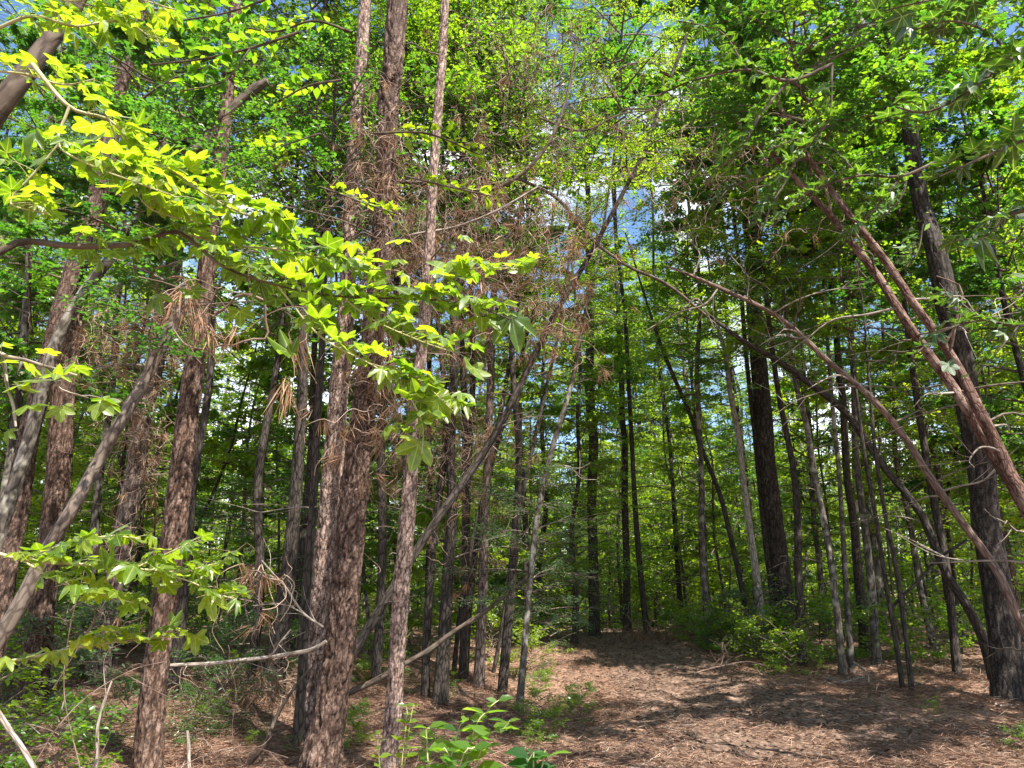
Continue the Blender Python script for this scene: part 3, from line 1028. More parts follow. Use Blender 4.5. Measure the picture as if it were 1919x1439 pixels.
photo_tree('snag', 'pale barkless stem splintered at its foot, left of the big pine',
           [(1432, 1228, 24), (1424, 1140, 17), (1412, 1040, 14), (1398, 940, 13), (1388, 860, 12), (1375, 770, 11), (1360, 680, 9), (1345, 600, 7)], None, 'pale_bark', ext=2, nseg=14, dead=5,
           crowns=[('sap', 0, 5, .8)], flare=.3)
photo_tree('dark_tree', 'thin dark tree leaning left behind the splintered pale stem',
           [(1416, 1212, 12), (1398, 1140, 11), (1376, 1040, 11), (1350, 930, 10), (1320, 850, 9), (1290, 770, 8), (1240, 650, 7)], None, 'dark', ext=3, nseg=10, dead=4, crowns=[('sap', 3, 5, .9)])
photo_tree('grey_tree', 'patchy grey trunk with pale blotches between big pine and dark twin stems',
           [(1580, 1265, 17), (1572, 1180, 15), (1558, 1060, 14), (1545, 980, 13), (1530, 880, 12), (1512, 800, 11), (1490, 710, 10), (1470, 560, 8)], None, 'grey_bark', ext=3, nseg=16, dead=4,
           crowns=[('sap', 1, 6.0, .9)])
photo_tree('grey_tree', 'pale slim trunk hugging the patchy grey one on its right',
           [(1597, 1262, 13), (1588, 1130, 11), (1580, 1000, 10), (1570, 860, 9), (1558, 740, 8), (1545, 560, 6)], None, 'grey_bark', ext=3, nseg=12, dead=3, crowns=[('sap', 1, 5, .9)])
photo_tree('dark_tree', 'stout dark trunk right behind the two grey ones',
           [(1622, 1222, 22), (1612, 1110, 19), (1602, 1000, 17), (1588, 880, 15), (1578, 760, 14), (1565, 620, 12), (1550, 440, 9)], None, 'dark', ext=4, nseg=14, dead=4, crowns=[('broad', 3, 8, .6)])
photo_tree('sapling', 'black slim sapling, left one of the twin stems by the shade edge',
           [(1692, 1296, 10), (1680, 1210, 10), (1668, 1140, 9), (1652, 1040, 9), (1640, 960, 8), (1620, 850, 7), (1600, 700, 5)], None, 'dark', ext=2, nseg=10, crowns=[('sap', 2, 5, .7)],
           limbs=[([(1668, 1142, 7), (1690, 1118, 6), (1725, 1085, 6), (1748, 1058, 6), (1775, 1035, 6), (1812, 1012, 5)], 'dark')])
photo_tree('sapling', 'black slim sapling, right one of the twin stems by the shade edge',
           [(1709, 1297, 11), (1698, 1200, 10), (1685, 1100, 10), (1672, 1030, 9), (1658, 960, 8), (1640, 840, 7), (1628, 700, 5)], None, 'dark', ext=2, nseg=10, crowns=[('sap', 0, 5, .7)])
photo_tree('forked_tree', 'massive dark forked tree at the right, two trunks splitting high up',
           [(1894, 1312, 66), (1884, 1220, 58), (1870, 1120, 55), (1856, 1020, 53), (1838, 890, 50), (1815, 750, 47), (1795, 640, 46), (1778, 550, 44), (1758, 460, 38), (1738, 380, 33), (1714, 270, 30), (1694, 180, 27),
            (1678, 90, 25), (1663, -20, 23)], None, 'hero_dark', ext=6, nseg=48, step=.05, bark=(.045, .30, .018), dead=5, flare=.3, crowns=[('broad', 3, 8.5, .8)],
           limbs=[([(1706, 235, 24), (1680, 190, 22), (1655, 150, 20), (1625, 80, 18), (1600, 10, 16), (1585, -40, 14)], 'grey_bark')])
photo_tree('arching_tree', 'red brown arching stem, lower and left of the leaning pair',
           [(2010, 1190, 29.6, 5.9), (1960, 1040, 26.8, 6.0), (1910, 930, 24.6, 6.0), (1862, 845, 23.2, 6.1), (1815, 765, 21.1, 6.1), (1770, 700, 19.7, 6.2), (1728, 645, 18.3, 6.2), (1690, 585, 17.6, 6.2), (1652, 520, 16.2, 6.3), (1610, 462, 14.8, 6.3),
            (1560, 395, 13.4, 6.4), (1495, 325, 11.3, 6.4), (1430, 268, 9.9, 6.5), (1375, 222, 8.4, 6.5), (1300, 165, 6.3, 6.6), (1240, 130, 4.9, 6.6)],
           mat='red_bark', nseg=32, step=.035, bark=(.028, .22, .006), crowns=[('near', 1, 5.2, .7)], wob=.5, dead=13)
photo_tree('arching_tree', 'red brown arching stem, upper and right of the leaning pair',
           [(2040, 1150, 31.0, 5.6), (1990, 1040, 28.9, 5.7), (1940, 950, 26.8, 5.7), (1890, 850, 24.6, 5.8), (1845, 770, 21.8, 5.8), (1800, 690, 19.0, 5.9), (1760, 628, 17.6, 5.9), (1710, 560, 16.9, 5.9), (1665, 488, 15.5, 6.0), (1620, 425, 14.1, 6.0),
            (1552, 335, 11.3, 6.1), (1492, 250, 9.2, 6.1), (1440, 165, 7.7, 6.2), (1380, 90, 6.3, 6.2), (1330, 10, 4.9, 6.2)],
           mat='red_bark', nseg=32, step=.035, bark=(.028, .22, .006), crowns=[('near', 3, 5.4, .7)], wob=.5, dead=12,
           limbs=[([(1783, 650, 6.3, 5.85), (1792, 600, 5.6, 5.8), (1802, 560, 4.9, 5.8), (1798, 535, 4.2, 5.8), (1755, 517, 2.8, 5.8)], 'pink_bark')])
photo_tree('arching_tree', 'thin pinkish stem arching left over the path, bare twigs at its tip',
           [(2000, 1290, 18.7, 7.6), (1925, 1190, 17.0, 7.7), (1880, 1115, 16.1, 7.7), (1840, 1045, 15.3, 7.8), (1800, 985, 14.4, 7.8), (1740, 892, 13.6, 7.9), (1690, 815, 12.8, 8.0), (1640, 755, 11.9, 8.0), (1600, 718, 11.0, 8.1), (1545, 672, 11.0, 8.1),
            (1480, 607, 10.2, 8.2), (1420, 567, 9.3, 8.2), (1360, 540, 8.5, 8.3), (1300, 515, 6.8, 8.3), (1250, 497, 3.5, 8.35)],
           mat='pink_bark', nseg=16, step=.05, wob=.6, dead=16)
photo_tree('arching_tree', 'dark stem arching left behind the thin pinkish one',
           [(1868, 1290, 20.4, 11.6), (1845, 1200, 18.7, 11.7), (1815, 1130, 17.8, 11.7), (1790, 1085, 17.0, 11.8), (1742, 1000, 16.1, 11.8), (1700, 935, 15.3, 11.9), (1650, 870, 14.4, 12), (1600, 808, 14.4, 12), (1555, 755, 13.6, 12), (1500, 708, 12.8, 12.1),
            (1440, 662, 11.0, 12.2), (1380, 630, 9.3, 12.2), (1320, 595, 5, 12.3)],
           mat='dark', nseg=16, step=.06, wob=.5, dead=12, crowns=[('fine', 1, 5.2, .7)])
# big out-of-frame-rooted limb top left
photo_tree('leaning_tree', 'blurred grey limb slanting up through the top left corner',
           [(-260, 620, 52, 2.9), (-120, 400, 48, 3.0), (-20, 232, 44, 3.0), (40, 155, 40, 3.0), (95, 85, 34, 3.05), (140, 30, 28, 3.1), (190, -60, 20, 3.1)],
           mat='brown_bark', nseg=24, step=.04, wob=.15, crowns=[])


# ------------------------------------------------------------------ trees of the wood behind (copies share meshes)
def stem_mesh(seed, h, r0, mat, bend=.25, nseg=9):
    r = np.random.default_rng(seed)
    z = np.linspace(-.3, h, 9)
    x = np.cumsum(r.normal(0, bend * .3, 9)); y = np.cumsum(r.normal(0, bend * .3, 9))
    x -= x[0]; y -= y[0]
    rr = r0 * np.interp(z / h, [0, .1, 1], [1.12, 1, .3])
    mb = MB()
    tube(mb, np.c_[x, y, z, rr], nseg, .3, rng=r, flare=.2)
    return mb.mesh('trunk', [M[mat]]), np.array([np.interp(.5, z / h, x), np.interp(.5, z / h, y)])


STEM = {'thin': [stem_mesh(40 + i, 8, r_, m_, .3, 7) for i, (r_, m_) in enumerate([(.035, 'dark'), (.045, 'grey_bark'), (.05, 'dark'), (.03, 'twig'), (.055, 'grey_bark')])],
        'mid': [stem_mesh(50 + i, 13, r_, m_, .3) for i, (r_, m_) in enumerate([(.09, 'dark'), (.11, 'grey_bark'), (.12, 'pine'), (.08, 'dark')])],
        'pine': [stem_mesh(60 + i, 20, r_, m_, .22) for i, (r_, m_) in enumerate([(.17, 'pine'), (.21, 'pine'), (.15, 'dark')])]}
KINDS = {'thin': ('sapling', 'thin stemmed leafy sapling'), 'mid': ('forest_tree', 'medium trunked broadleaf tree'), 'pine': ('pine_tree', 'tall straight far pine')}
ZONES = [(-900, 250, 'behind the leftmost pines'), (250, 580, 'behind the lone brown pine'),
         (580, 900, 'behind the twin pines'), (900, 1180, 'beyond the clearing left of the path'),
         (1180, 1410, 'at the far end of the path'), (1410, 1640, 'behind the big straight pine'),
         (1640, 3000, 'behind the forked right tree')]
r = np.random.default_rng(77)
taken = [(o.location.x, o.location.y) for o in COL.objects if o.parent is None and o.type == 'EMPTY' and o.location.y > 6]


def bg_tree(x, y, kind, crown, hz, sc, csc, second=None):
    z = float(ground_z(x, y))
    px, _ = project((x, y, z))
    zn = next(t for a, b, t in ZONES if a <= px < b)
    nm_, lb = KINDS[kind]
    depth = 'near' if y < 20 else ('further' if y < 34 else 'distant')
    lab = {'near': lb, 'further': lb + ' further back', 'distant': lb + ' deep'}[depth] + ' ' + zn
    root = thing(nm_, lab, 'tree', (x, y, z), lab)
    root.rotation_euler = (r.normal(0, .05), r.normal(0, .05), r.uniform(0, 6.28))
    me, mid = STEM[kind][r.integers(len(STEM[kind]))]
    t = bpy.data.objects.new('trunk', me)
    COL.objects.link(t)
    t.parent = root
    t.scale = (sc, sc, sc)
    put_crown(root, crown, int(r.integers(20)), (mid[0] * .6 * sc, mid[1] * .6 * sc, hz), csc)
    if second:
        put_crown(root, second[0], int(r.integers(20)), (mid[0] * sc, mid[1] * sc, second[1]), second[2])


def scatter(n, y0, y1, gap, fn, xlim=.82, cond=None):
    k = tries = 0
    while k < n and tries < n * 60:
        tries += 1
        y = math.sqrt(r.uniform(y0 * y0, y1 * y1))
        x = r.uniform(-1, 1) * (xlim * y + 1)
        if abs(x - float(path_x(y))) < (1.9 if y < 24 else .9) + (.6 if y < 14 else 0):
            continue
        if any((x - a) ** 2 + (y - b) ** 2 < gap * gap for a, b in taken):
            continue
        if cond and not cond(x, y):
            continue
        taken.append((x, y))
        fn(x, y)
        k += 1


def f_mid(x, y):
    bg_tree(x, y, 'mid', 'broad', r.uniform(2.6, 5.0), r.uniform(.8, 1.1), r.uniform(.75, 1.1), ('broad', r.uniform(7, 10), r.uniform(.8, 1.1)) if r.uniform() < .3 else None)


def f_thin(x, y):
    h0 = r.uniform(.4, 3.0)
    bg_tree(x, y, 'thin', 'sap', h0, r.uniform(.8, 1.2), r.uniform(.8, 1.2), ('sap', h0 + r.uniform(3.2, 4.2), r.uniform(.8, 1.1)) if r.uniform() < .3 and gap(x, y) else None)


def f_pine(x, y):
    bg_tree(x, y, 'pine', 'pine', r.uniform(12, 15), r.uniform(.9, 1.15), r.uniform(.9, 1.2))


def f_far(x, y):
    bg_tree(x, y, 'mid' if r.uniform() < .7 else 'pine', 'far', r.uniform(.3, 3.5), r.uniform(.8, 1.3), r.uniform(.8, 1.15))


clear = lambda x, y: not (-.5 < x < 7.5 and y < 19.5)
gap = lambda x, y: not (-2 < x < 10.5 and 13 < y < 37) and not (-13 < x < -1 and 13 < y < 25)
scatter(16, 12, 19, 1.1, f_thin, .75, clear)
scatter(7, 13, 20, 1.6, f_mid, .8, lambda x, y: clear(x, y) and gap(x, y))
scatter(48, 18, 34, 1.2, f_thin, .82, clear)
scatter(16, 19, 34, 1.8, f_mid, .82, gap)
scatter(14, 20, 44, 2.4, f_pine, .82, gap)
scatter(62, 26, 46, 1.4, f_thin)
scatter(72, 34, 64, 1.8, f_far)


def f_tall(x, y):
    h0 = r.uniform(7, 11)
    bg_tree(x, y, 'mid', 'broad', h0, r.uniform(1.1, 1.4), r.uniform(.9, 1.15), ('broad', h0 + r.uniform(4, 5.5), r.uniform(.8, 1.05)))


def f_far_tall(x, y):
    bg_tree(x, y, 'mid', 'far', r.uniform(.5, 2), r.uniform(1.3, 1.5), r.uniform(.9, 1.1), ('broad', r.uniform(11, 14), r.uniform(1.1, 1.4)))


def f_low(x, y):
    bg_tree(x, y, 'thin', 'sap', r.uniform(.2, 1.2), r.uniform(.75, .95), r.uniform(.95, 1.25))


scatter(18, 37, 50, 1.6, f_far_tall, .42, lambda x, y: -.06 * y < x < .42 * y)
scatter(22, 20, 36, 1.2, f_low, .45, lambda x, y: -.08 * y < x < .42 * y)
scatter(18, 14, 27, 1.0, f_low, .7, lambda x, y: x < -.08 * y)
scatter(20, 17, 33, 2.2, f_tall, .8, gap)
scatter(18, 13.5, 19, 1.0, f_thin, .8, clear)


# ------------------------------------------------------------------ the wood beyond, one mass
def far_wood():
    q = np.random.default_rng(9)
    mb = MB()
    for i in range(520):
        y = q.uniform(62, 95)
        x = q.uniform(-1, 1) * y * .85
        z = float(ground_z(x, y))
        tube(mb, [[x, y, z - .3, q.uniform(.08, .2)], [x + q.normal(0, .5), y, z + 9, .08], [x + q.normal(0, .8), y, z + 17, .03]], 5, 3, 1, rng=q)
    n = 260000
    c = 1300
    cx, cy = q.uniform(-1, 1, c), q.uniform(60, 96, c)
    cx = cx * cy * .85
    cz = -.6 + 17 * q.beta(1.0, 1.5, c)
    cr = q.uniform(.8, 2.4, c)
    cv = q.uniform(.25, .75, c)
    k = q.integers(0, c, n)
    pp = np.stack([cx[k], cy[k], cz[k]], 1) + q.normal(0, .5, (n, 3)) * cr[k][:, None] * np.array([1, 1, .55])
    pp[:, 2] = np.maximum(pp[:, 2], -1)
    leaves(mb, pp, q.normal(size=(n, 3)) * np.array([1, 1, .4]), q.normal(0, .6, (n, 3)) + np.array([0, 0, 1]), q.uniform(.22, .42, n), 'simple', 0, q, np.clip(cv[k] + .1 + q.normal(0, .18, n), 0, 1))
    o = mb.obj('distant_forest', [M['yellow'], M['dark']], smooth=False)
    o['kind'] = 'stuff'
    o['label'] = 'distant mass of bright green woodland between the trunks'


far_wood()

# ------------------------------------------------------------------ understory trees over the clearing whose crowns fill the top of the photo
for lab, px, py, Y, stem, mat, crs in [
    ('slender leafy tree above the brown pine, filling the upper left', 470, 1240, 11.0, 11, 'dark', [('near', 1, 4.8, 1.0), ('near', 0, 7.5, 1.0)]),
    ('leafy tree with pale leaves behind the lit left pine', 150, 1240, 11.5, 11, 'grey_bark', [('near', 1, 4.2, 1.0), ('near', 3, 7.4, 1.0)]),
    ('leafy tree at the left edge behind the grey limb', -60, 1240, 9.5, 10, 'grey_bark', [('near', 3, 3.6, .9), ('near', 2, 6.6, .9)]),
    ('leafy tree close behind the brown pine branch fork', 330, 1240, 10.0, 10, 'dark', [('near', 2, 5.8, .9)]),
    ('leafy tree crowning between brown pine and twin pines', 540, 1240, 12.5, 13, 'dark', [('near', 0, 6.5, 1.1), ('near', 1, 9.5, 1.1)]),
    ('small leaved dark tree rising behind the flaky slim pine', 870, 1240, 12.6, 12, 'dark', [('fine', 1, 6.8, 1.0), ('fine', 2, 9.2, 1.0)]),
    ('broad green tree overhanging the bend of the path', 1330, 1215, 16.0, 14, 'grey_bark', [('broad', 0, 5.2, .7), ('broad', 4, 8.6, .8)]),
    ('deep green tree filling the gap behind the arching stems', 1500, 1230, 13.5, 12, 'dark', [('broad', 4, 5.5, .7), ('near', 3, 8.6, 1.2)]),
    ('bright leafy tree at the far left rim of the path, branched to the ground', 1075, 1190, 16.5, 9, 'dark', [('broad', 4, .8, .62), ('near', 1, 4.6, 1.0)]),
    ('fine leaved tree straight ahead where the path bends', 1170, 1186, 27.0, 12, 'dark', [('broad', 4, 1.0, .75), ('broad', 2, 5.4, .8)]),
    ('bright low crowned tree between snag and path end', 1340, 1192, 19.5, 10, 'grey_bark', [('broad', 4, 1.2, .62), ('near', 1, 5.4, 1.1)]),
    ('leafy tree in the gap right of the slender rim sapling', 1010, 1190, 18.0, 12, 'dark', [('broad', 4, 3.2, .7)]),
    ('airy tree showing between big pine and patchy grey trunk', 1545, 1200, 18.0, 11, 'grey_bark', [('broad', 2, 2.0, .7)]),
    ('airy tree showing between dark twin stems and forked tree', 1755, 1215, 16.0, 10, 'grey_bark', [('broad', 4, 1.8, .65)]),
    ('tall leafy tree among the dark leaning saplings, crowned over the path rim', 938, 1240, 11.6, 13, 'dark', [('near', 1, 6.4, 1.1), ('near', 0, 9.0, 1.2)]),
    ('tall leafy tree hiding behind the big straight pine', 1462, 1205, 16.0, 15, 'dark', [('near', 0, 8.2, 1.2), ('near', 3, 11.2, 1.2)]),
    ('tall leafy tree between path bend and snag, high crowned', 1280, 1190, 21.0, 19, 'dark', [('near', 1, 13, 1.4)]),
    ('leafy tree crowned high behind the upper twin pines', 705, 1250, 11.5, 14, 'dark', [('near', 1, 7.0, 1.1), ('near', 2, 10.0, 1.2)]),
    ('leafy tree with its high crown left of the sky gap', 868, 1250, 12.5, 15, 'dark', [('near', 2, 8.2, 1.1), ('fine', 2, 11.5, 1.3)]),
    ('slim tree between patchy grey trunk and dark twin stems, crowned high', 1640, 1230, 13.5, 14, 'grey_bark', [('near', 3, 6.6, 1.1), ('near', 0, 9.6, 1.1)]),
    ('slim tree left of the forked trunk, crowned above the arching stems', 1790, 1250, 12.6, 13, 'dark', [('near', 0, 7.4, 1.1), ('near', 1, 10, 1.1)]),
    ('tall airy tree standing in the sky gap over the slim pine', 985, 1215, 17.0, 18, 'dark', [('fine', 2, 9.0, 1.3), ('fine', 1, 12.5, 1.4)]),
    ('tall thin crowned tree right of the sky gap', 1215, 1205, 18.5, 19, 'dark', [('near', 3, 12.5, 1.4)]),
    ('tall tree whose crown shows above the slim flaky pine', 800, 1230, 16.0, 18, 'dark', [('near', 0, 9.5, 1.3), ('near', 1, 13, 1.3)]),
    ('tall broad crowned tree high over the big straight pine', 1420, 1205, 21.0, 20, 'dark', [('broad', 4, 11, .9)]),
    ('tall tree filling the upper left corner behind the pines', 60, 1225, 16.0, 17, 'dark', [('broad', 2, 7, .9), ('broad', 0, 11.5, .9)]),
    ('dense green tree right of the forked dark tree', 2040, 1260, 11.5, 12, 'dark', [('broad', 1, 3.4, .85), ('broad', 3, 7.5, .9)]),
    ('dense tree behind the forked dark tree, blue gaps above', 1800, 1230, 15.5, 13, 'dark', [('broad', 2, 4.2, .9), ('broad', 0, 8.2, .9)]),
]:
    p = at(px, py, Y)
    z = float(ground_z(p[0], p[1]))
    root = thing('understory_tree', lab, 'tree', (p[0], p[1], z))
    q = np.random.default_rng(int(px) + 4000)
    zz = np.linspace(-.3, stem, 8)
    wx, wy = np.cumsum(q.normal(0, .1, 8)), np.cumsum(q.normal(0, .1, 8))
    mb = MB()
    tube(mb, np.c_[wx - wx[0], wy - wy[0], zz, np.linspace(.075, .02, 8)], 10, .15, rng=q, flare=.3)
    mb.obj('trunk', [M[mat]], root)
    for kind, idx, hz, sc in crs:
        put_crown(root, kind, idx, (np.interp(hz, zz, wx - wx[0]), np.interp(hz, zz, wy - wy[0]), hz), sc)

for lab, x, y, crs in [
    ('tree just outside the right edge whose crown shades the path', 8.2, 7.4, [('broad', 1, 5.0, .75)]),
    ('unseen tree beside the camera on the right, crown added overhead for dappled shade', 4.4, 2.9, [('sap', 2, 7.6, .7, (-2.7, .5)), ('broad', 0, 6.2, .6, (.3, -1.8)), ('sap', 0, 9.0, .7, (-1.0, .3))]),  # added out of view to dapple the pines and shade the right-hand leaves
    ('tree outside the right edge that the dark star leaves belong beside', 6.5, 6.3, [('broad', 3, 4.6, .72)]),
]:
    root = thing('understory_tree', lab, 'tree', (x, y, float(ground_z(x, y))))
    mb = MB()
    tube(mb, [[0, 0, -.3, .1], [.1, .05, 4, .08], [0, .1, 8, .06], [.05, 0, 12, .03]], 10, .2, flare=.3)
    mb.obj('trunk', [M['dark']], root)
    for kind, idx, hz, sc, *of in crs:
        of = of[0] if of else (.05, .05)
        if abs(of[0]) + abs(of[1]) > .2:
            mb = MB()
            tube(mb, [[.1, .05, hz - 2.4, .05], [of[0] * .5, of[1] * .5, hz - .9, .04], [of[0], of[1], hz + .3, .03], [of[0], of[1], hz + 2.5, .012]], 8, .2)
            mb.obj('limb', [M['dark']], root)
        put_crown(root, kind, idx, (*of, hz), sc)

# ------------------------------------------------------------------ shrubs and seedlings on the floor
def shrub(x, y, idx, sc, lab, grp, kind='shrub'):
    root = thing('shrub', lab, 'shrub', (x, y, float(ground_z(x, y)) - .03), grp)
    put_crown(root, kind, idx, (0, 0, 0), sc, name='foliage')


SH = [((-900, 560), 'low leafy shrub among straw left of the twin pines'), ((560, 960), 'low leafy shrub among the dark stems right of the twin pines'),
      ((960, 1400), 'low leafy shrub beside the far end of the path'), ((1400, 1640), 'low leafy shrub round the foot of the big straight pine'), ((1640, 3000), 'low leafy shrub near the dark twin stems')]
k = 0
while k < 110:
    y = math.sqrt(r.uniform(8.5 ** 2, 38 ** 2))
    x = r.uniform(-1, 1) * (.78 * y)
    if abs(x - float(path_x(y))) < (1.75 if y < 26 else .6) or (x > -.6 and y < 14.2) or (-.5 < x < 6 and y < 13):
        continue
    px, _ = project((x, y, 0))
    lab = next(l for (a, b), l in SH if a <= px < b)
    if y > 18:
        lab += ', further off'
    shrub(x, y, int(r.integers(4)), r.uniform(.6, 1.25), lab, lab)
    k += 1
k = 0
while k < 80:
    y = r.uniform(21, 48)
    x = r.uniform(-1, 1) * .74 * y
    if abs(x - float(path_x(y))) < .8 and y < 24:
        continue
    px, _ = project((x, y, 0))
    lab = 'tall bright thicket bush ' + next(t for a, b, t in ZONES if a <= px < b)
    shrub(x, y, int(r.choice([0, 2, 2, 2])), r.uniform(1.3, 2.6), lab, lab)
    k += 1
for i, (px, py, sc, idx, kd, lab) in enumerate([
    (1030, 1215, .75, 0, 'fine', 'fine grey green shrub by the dark slender sapling'), (950, 1200, .9, 2, 'shrub', 'bright green fern like shrub left of the clearing'),
    (90, 1330, 1.0, 3, 'shrub', 'grey green bramble bush at the lower left edge'), (160, 1290, 1.1, 3, 'shrub', 'grey green bush left of the vine wrapped pine foot'),
    (30, 1290, 1.2, 0, 'shrub', 'leafy bush at the left edge below the lit branch'), (420, 1300, .8, 1, 'shrub', 'dark narrow leaved bush under the horizontal dead branch'),
    (360, 1390, .45, 1, 'shrub', 'small dark seedling at the right of the brown pine foot'), (230, 1400, .5, 1, 'shrub', 'small dark seedling at the left of the brown pine foot'),
    (1010, 1385, .4, 0, 'shrub', 'small round weed right of the beautyberry'), (1425, 1235, .5, 2, 'shrub', 'yellow green weed at the splintered stem'),
    (1650, 1240, .9, 0, 'shrub', 'leafy bush just left of the dark twin stems'), (1540, 1225, 1.0, 2, 'shrub', 'bright bush between big pine and patchy grey trunk'),
    (1760, 1240, .9, 0, 'shrub', 'leafy bush behind the fallen log'), (1510, 1240, .9, 0, 'shrub', 'spreading bush right at the big pine foot'),
    (660, 1400, .35, 0, 'shrub', 'tiny green seedling right at the twin pine foot'), (480, 1260, 1.0, 1, 'fine', 'dark evergreen bush left of the charred trunk'),
]):
    g = ground_pt(px, py)
    shrub(g[0], g[1], idx, sc, lab, None, kd)

for px, py, Y, sc, idx, kd, lab in [
    (120, 1300, 6.2, .62, 0, 'shrub', 'green sprigs closest to the bottom left corner'),
    (-20, 1240, 6.6, .8, 2, 'shrub', 'leafy bush cut by the left edge under the low lit branch'),
    (420, 1330, 8.6, .6, 1, 'shrub', 'dark low sprigs under the horizontal branch, in the shade')]:
    p = at(px, py, Y)
    shrub(p[0], p[1], idx, sc, lab, None, kd)

for k in range(30):
    y = r.uniform(12.5, 22)
    sd_ = 1 if k % 3 else -1
    x = float(path_x(y)) + sd_ * r.uniform(1.35, 2.3)
    lab = 'low bright shrub edging the ' + ('right' if sd_ > 0 else 'left') + ' rim of the path'
    shrub(x, y, int(r.choice([0, 2, 2])), r.uniform(.3, .75), lab, lab)
k = 0
while k < 34:
    y = r.uniform(7.2, 14)
    x = r.uniform(-1, 1) * .72 * y
    if abs(x - float(path_x(y))) < 1.5:
        continue
    lab = 'tiny green seedling in the straw ' + ('left of the path' if x < float(path_x(y)) else 'right of the path')
    shrub(x, y, int(r.integers(3)), r.uniform(.14, .32), lab, lab)
    k += 1

# ------------------------------------------------------------------ near sweetgum and other sprays
def spray(label, twigs, explicit=(), mat='sweetgum', wood='green_twig', per_m=34, size=(.055, .085), seed=0, tpl='star', skip0=.15, name='leafy_branch', cat='branch', flat=.38, dens=1.0,
          pet=(.03, .08)):
    """twigs: lists of (px, py, width px, depth); explicit leaves: (px, py, length px, depth, heading deg, facing 0..1)"""
    q = np.random.default_rng(1300 + seed)
    first = at(*twigs[0][0][:2], twigs[0][0][3])
    root = thing(name, label, cat, first)
    pos, dr, nm, sz = [], [], [], []
    for ti, tw in enumerate(twigs):
        PR = world_pts(tw, None)
        mb = MB()
        P, R = tube(mb, PR, 8, .03, 0, rng=q, wob=.3)
        S = np.concatenate([[0], np.cumsum(np.linalg.norm(np.diff(P, axis=0), axis=1))])
        n = int(S[-1] * per_m * dens)
        for k in range(n):
            f = skip0 + (1 - skip0) * (k + q.uniform(0, .8)) / max(1, n)
            s = f * S[-1]
            b = np.array([np.interp(s, S, P[:, c]) for c in range(3)])
            T = np.array([np.interp(min(S[-1], s + .05), S, P[:, c]) for c in range(3)]) - b
            T = norm(T + 1e-6)
            a = math.atan2(T[1], T[0]) + (1 if k % 2 else -1) * q.uniform(.4, 1.5)
            d = np.array([math.cos(a), math.sin(a), q.normal(-.02, .22)])
            pl = q.uniform(*pet)
            e = b + norm(d + np.array([0, 0, .25])) * pl
            tube(mb, [[*b, .0013], [*((b + e) / 2 + np.array([0, 0, .006])), .0011], [*e, .001]], 4, .03, 0, rng=q)
            pos.append(e); dr.append(d + np.array([0, 0, -.12 * q.uniform()])); nm.append(np.array([q.normal(0, flat), q.normal(0, flat) - .12, 1.0]))
            sz.append(q.uniform(*size) * (1 - .25 * (f > .9)))
        mb.obj('twig', [M[wood if R[0] < .009 else 'brown_bark']], root, first)
    for (px, py, ln, Y, head, face) in explicit:
        e = at(px, py, Y)
        a = math.radians(head)        # heading on the picture: 0 right, 90 up
        d = np.array([math.cos(a), .15, math.sin(a)])
        nrm = norm(np.array([0, -face, 1 - face * .8]) + q.normal(0, .12, 3))
        d = norm(d - nrm * (d @ nrm) * .9)
        pos.append(e - d * ln * .3 * dist_px(px, py, Y)); dr.append(d); nm.append(nrm); sz.append(ln * .50 * dist_px(px, py, Y))
    mb = MB()
    n_ = len(pos)
    leaves(mb, np.array(pos), np.array(dr), np.array(nm) + q.normal(0, .18, (n_, 3)), np.array(sz) * q.uniform(.75, 1.15, n_), tpl, 0, q, np.clip(q.normal(.5, .3, n_), 0, 1), curl=1.0)
    mb.obj('leaves', [M[mat]], root, first)
    return root


spray('long sunlit star leaved branch reaching right across the twin pines',
      [[(-60, 492, 18, 1.9), (0, 470, 16, 1.95), (50, 452, 14, 2.0), (150, 462, 13, 2.05), (265, 455, 11, 2.15), (335, 436, 9, 2.2), (420, 500, 6, 2.25), (520, 535, 5, 2.3), (640, 556, 4, 2.35), (775, 560, 4, 2.4), (870, 568, 3, 2.4), (960, 598, 3, 2.4)],
       [(335, 436, 6, 2.2), (440, 460, 5, 2.25), (540, 470, 4, 2.3), (660, 500, 3, 2.35), (730, 505, 3, 2.35)],
       [(640, 556, 4, 2.35), (700, 600, 3, 2.35), (790, 640, 3, 2.35), (850, 660, 2, 2.35)],
       [(520, 535, 4, 2.3), (600, 630, 4, 2.3), (690, 680, 3, 2.3), (750, 720, 3, 2.3), (790, 790, 3, 2.3), (790, 850, 2, 2.3)],
       [(690, 680, 3, 2.3), (780, 710, 3, 2.3), (850, 770, 2, 2.3)],
       [(775, 560, 3, 2.4), (830, 515, 3, 2.4), (900, 502, 3, 2.4), (972, 505, 2, 2.4)]],
      [(838, 485, 95, 2.4, 175, .55), (985, 512, 85, 2.4, -75, .75), (970, 612, 100, 2.4, -70, .8), (925, 600, 85, 2.4, -45, .5), (895, 712, 95, 2.3, -80, .75), (780, 855, 95, 2.3, -95, .8), (835, 770, 95, 2.3, -65, .8),
       (845, 500, 90, 2.4, 20, .5), (770, 540, 90, 2.38, -10, .35), (735, 450, 60, 2.35, 170, .3), (870, 640, 70, 2.35, -60, .6), (715, 800, 75, 2.3, 190, .7), (520, 660, 80, 2.3, -150, .5), (275, 570, 85, 2.2, -120, .7),
       (370, 560, 75, 2.2, -60, .75), (880, 440, 45, 2.4, 20, .3), (640, 455, 80, 2.35, 160, .3), (700, 530, 70, 2.36, 175, .35), (560, 595, 70, 2.3, 180, .4), (450, 600, 75, 2.3, -80, .7)],
      seed=1, per_m=58, size=(.036, .066), pet=(.04, .09))
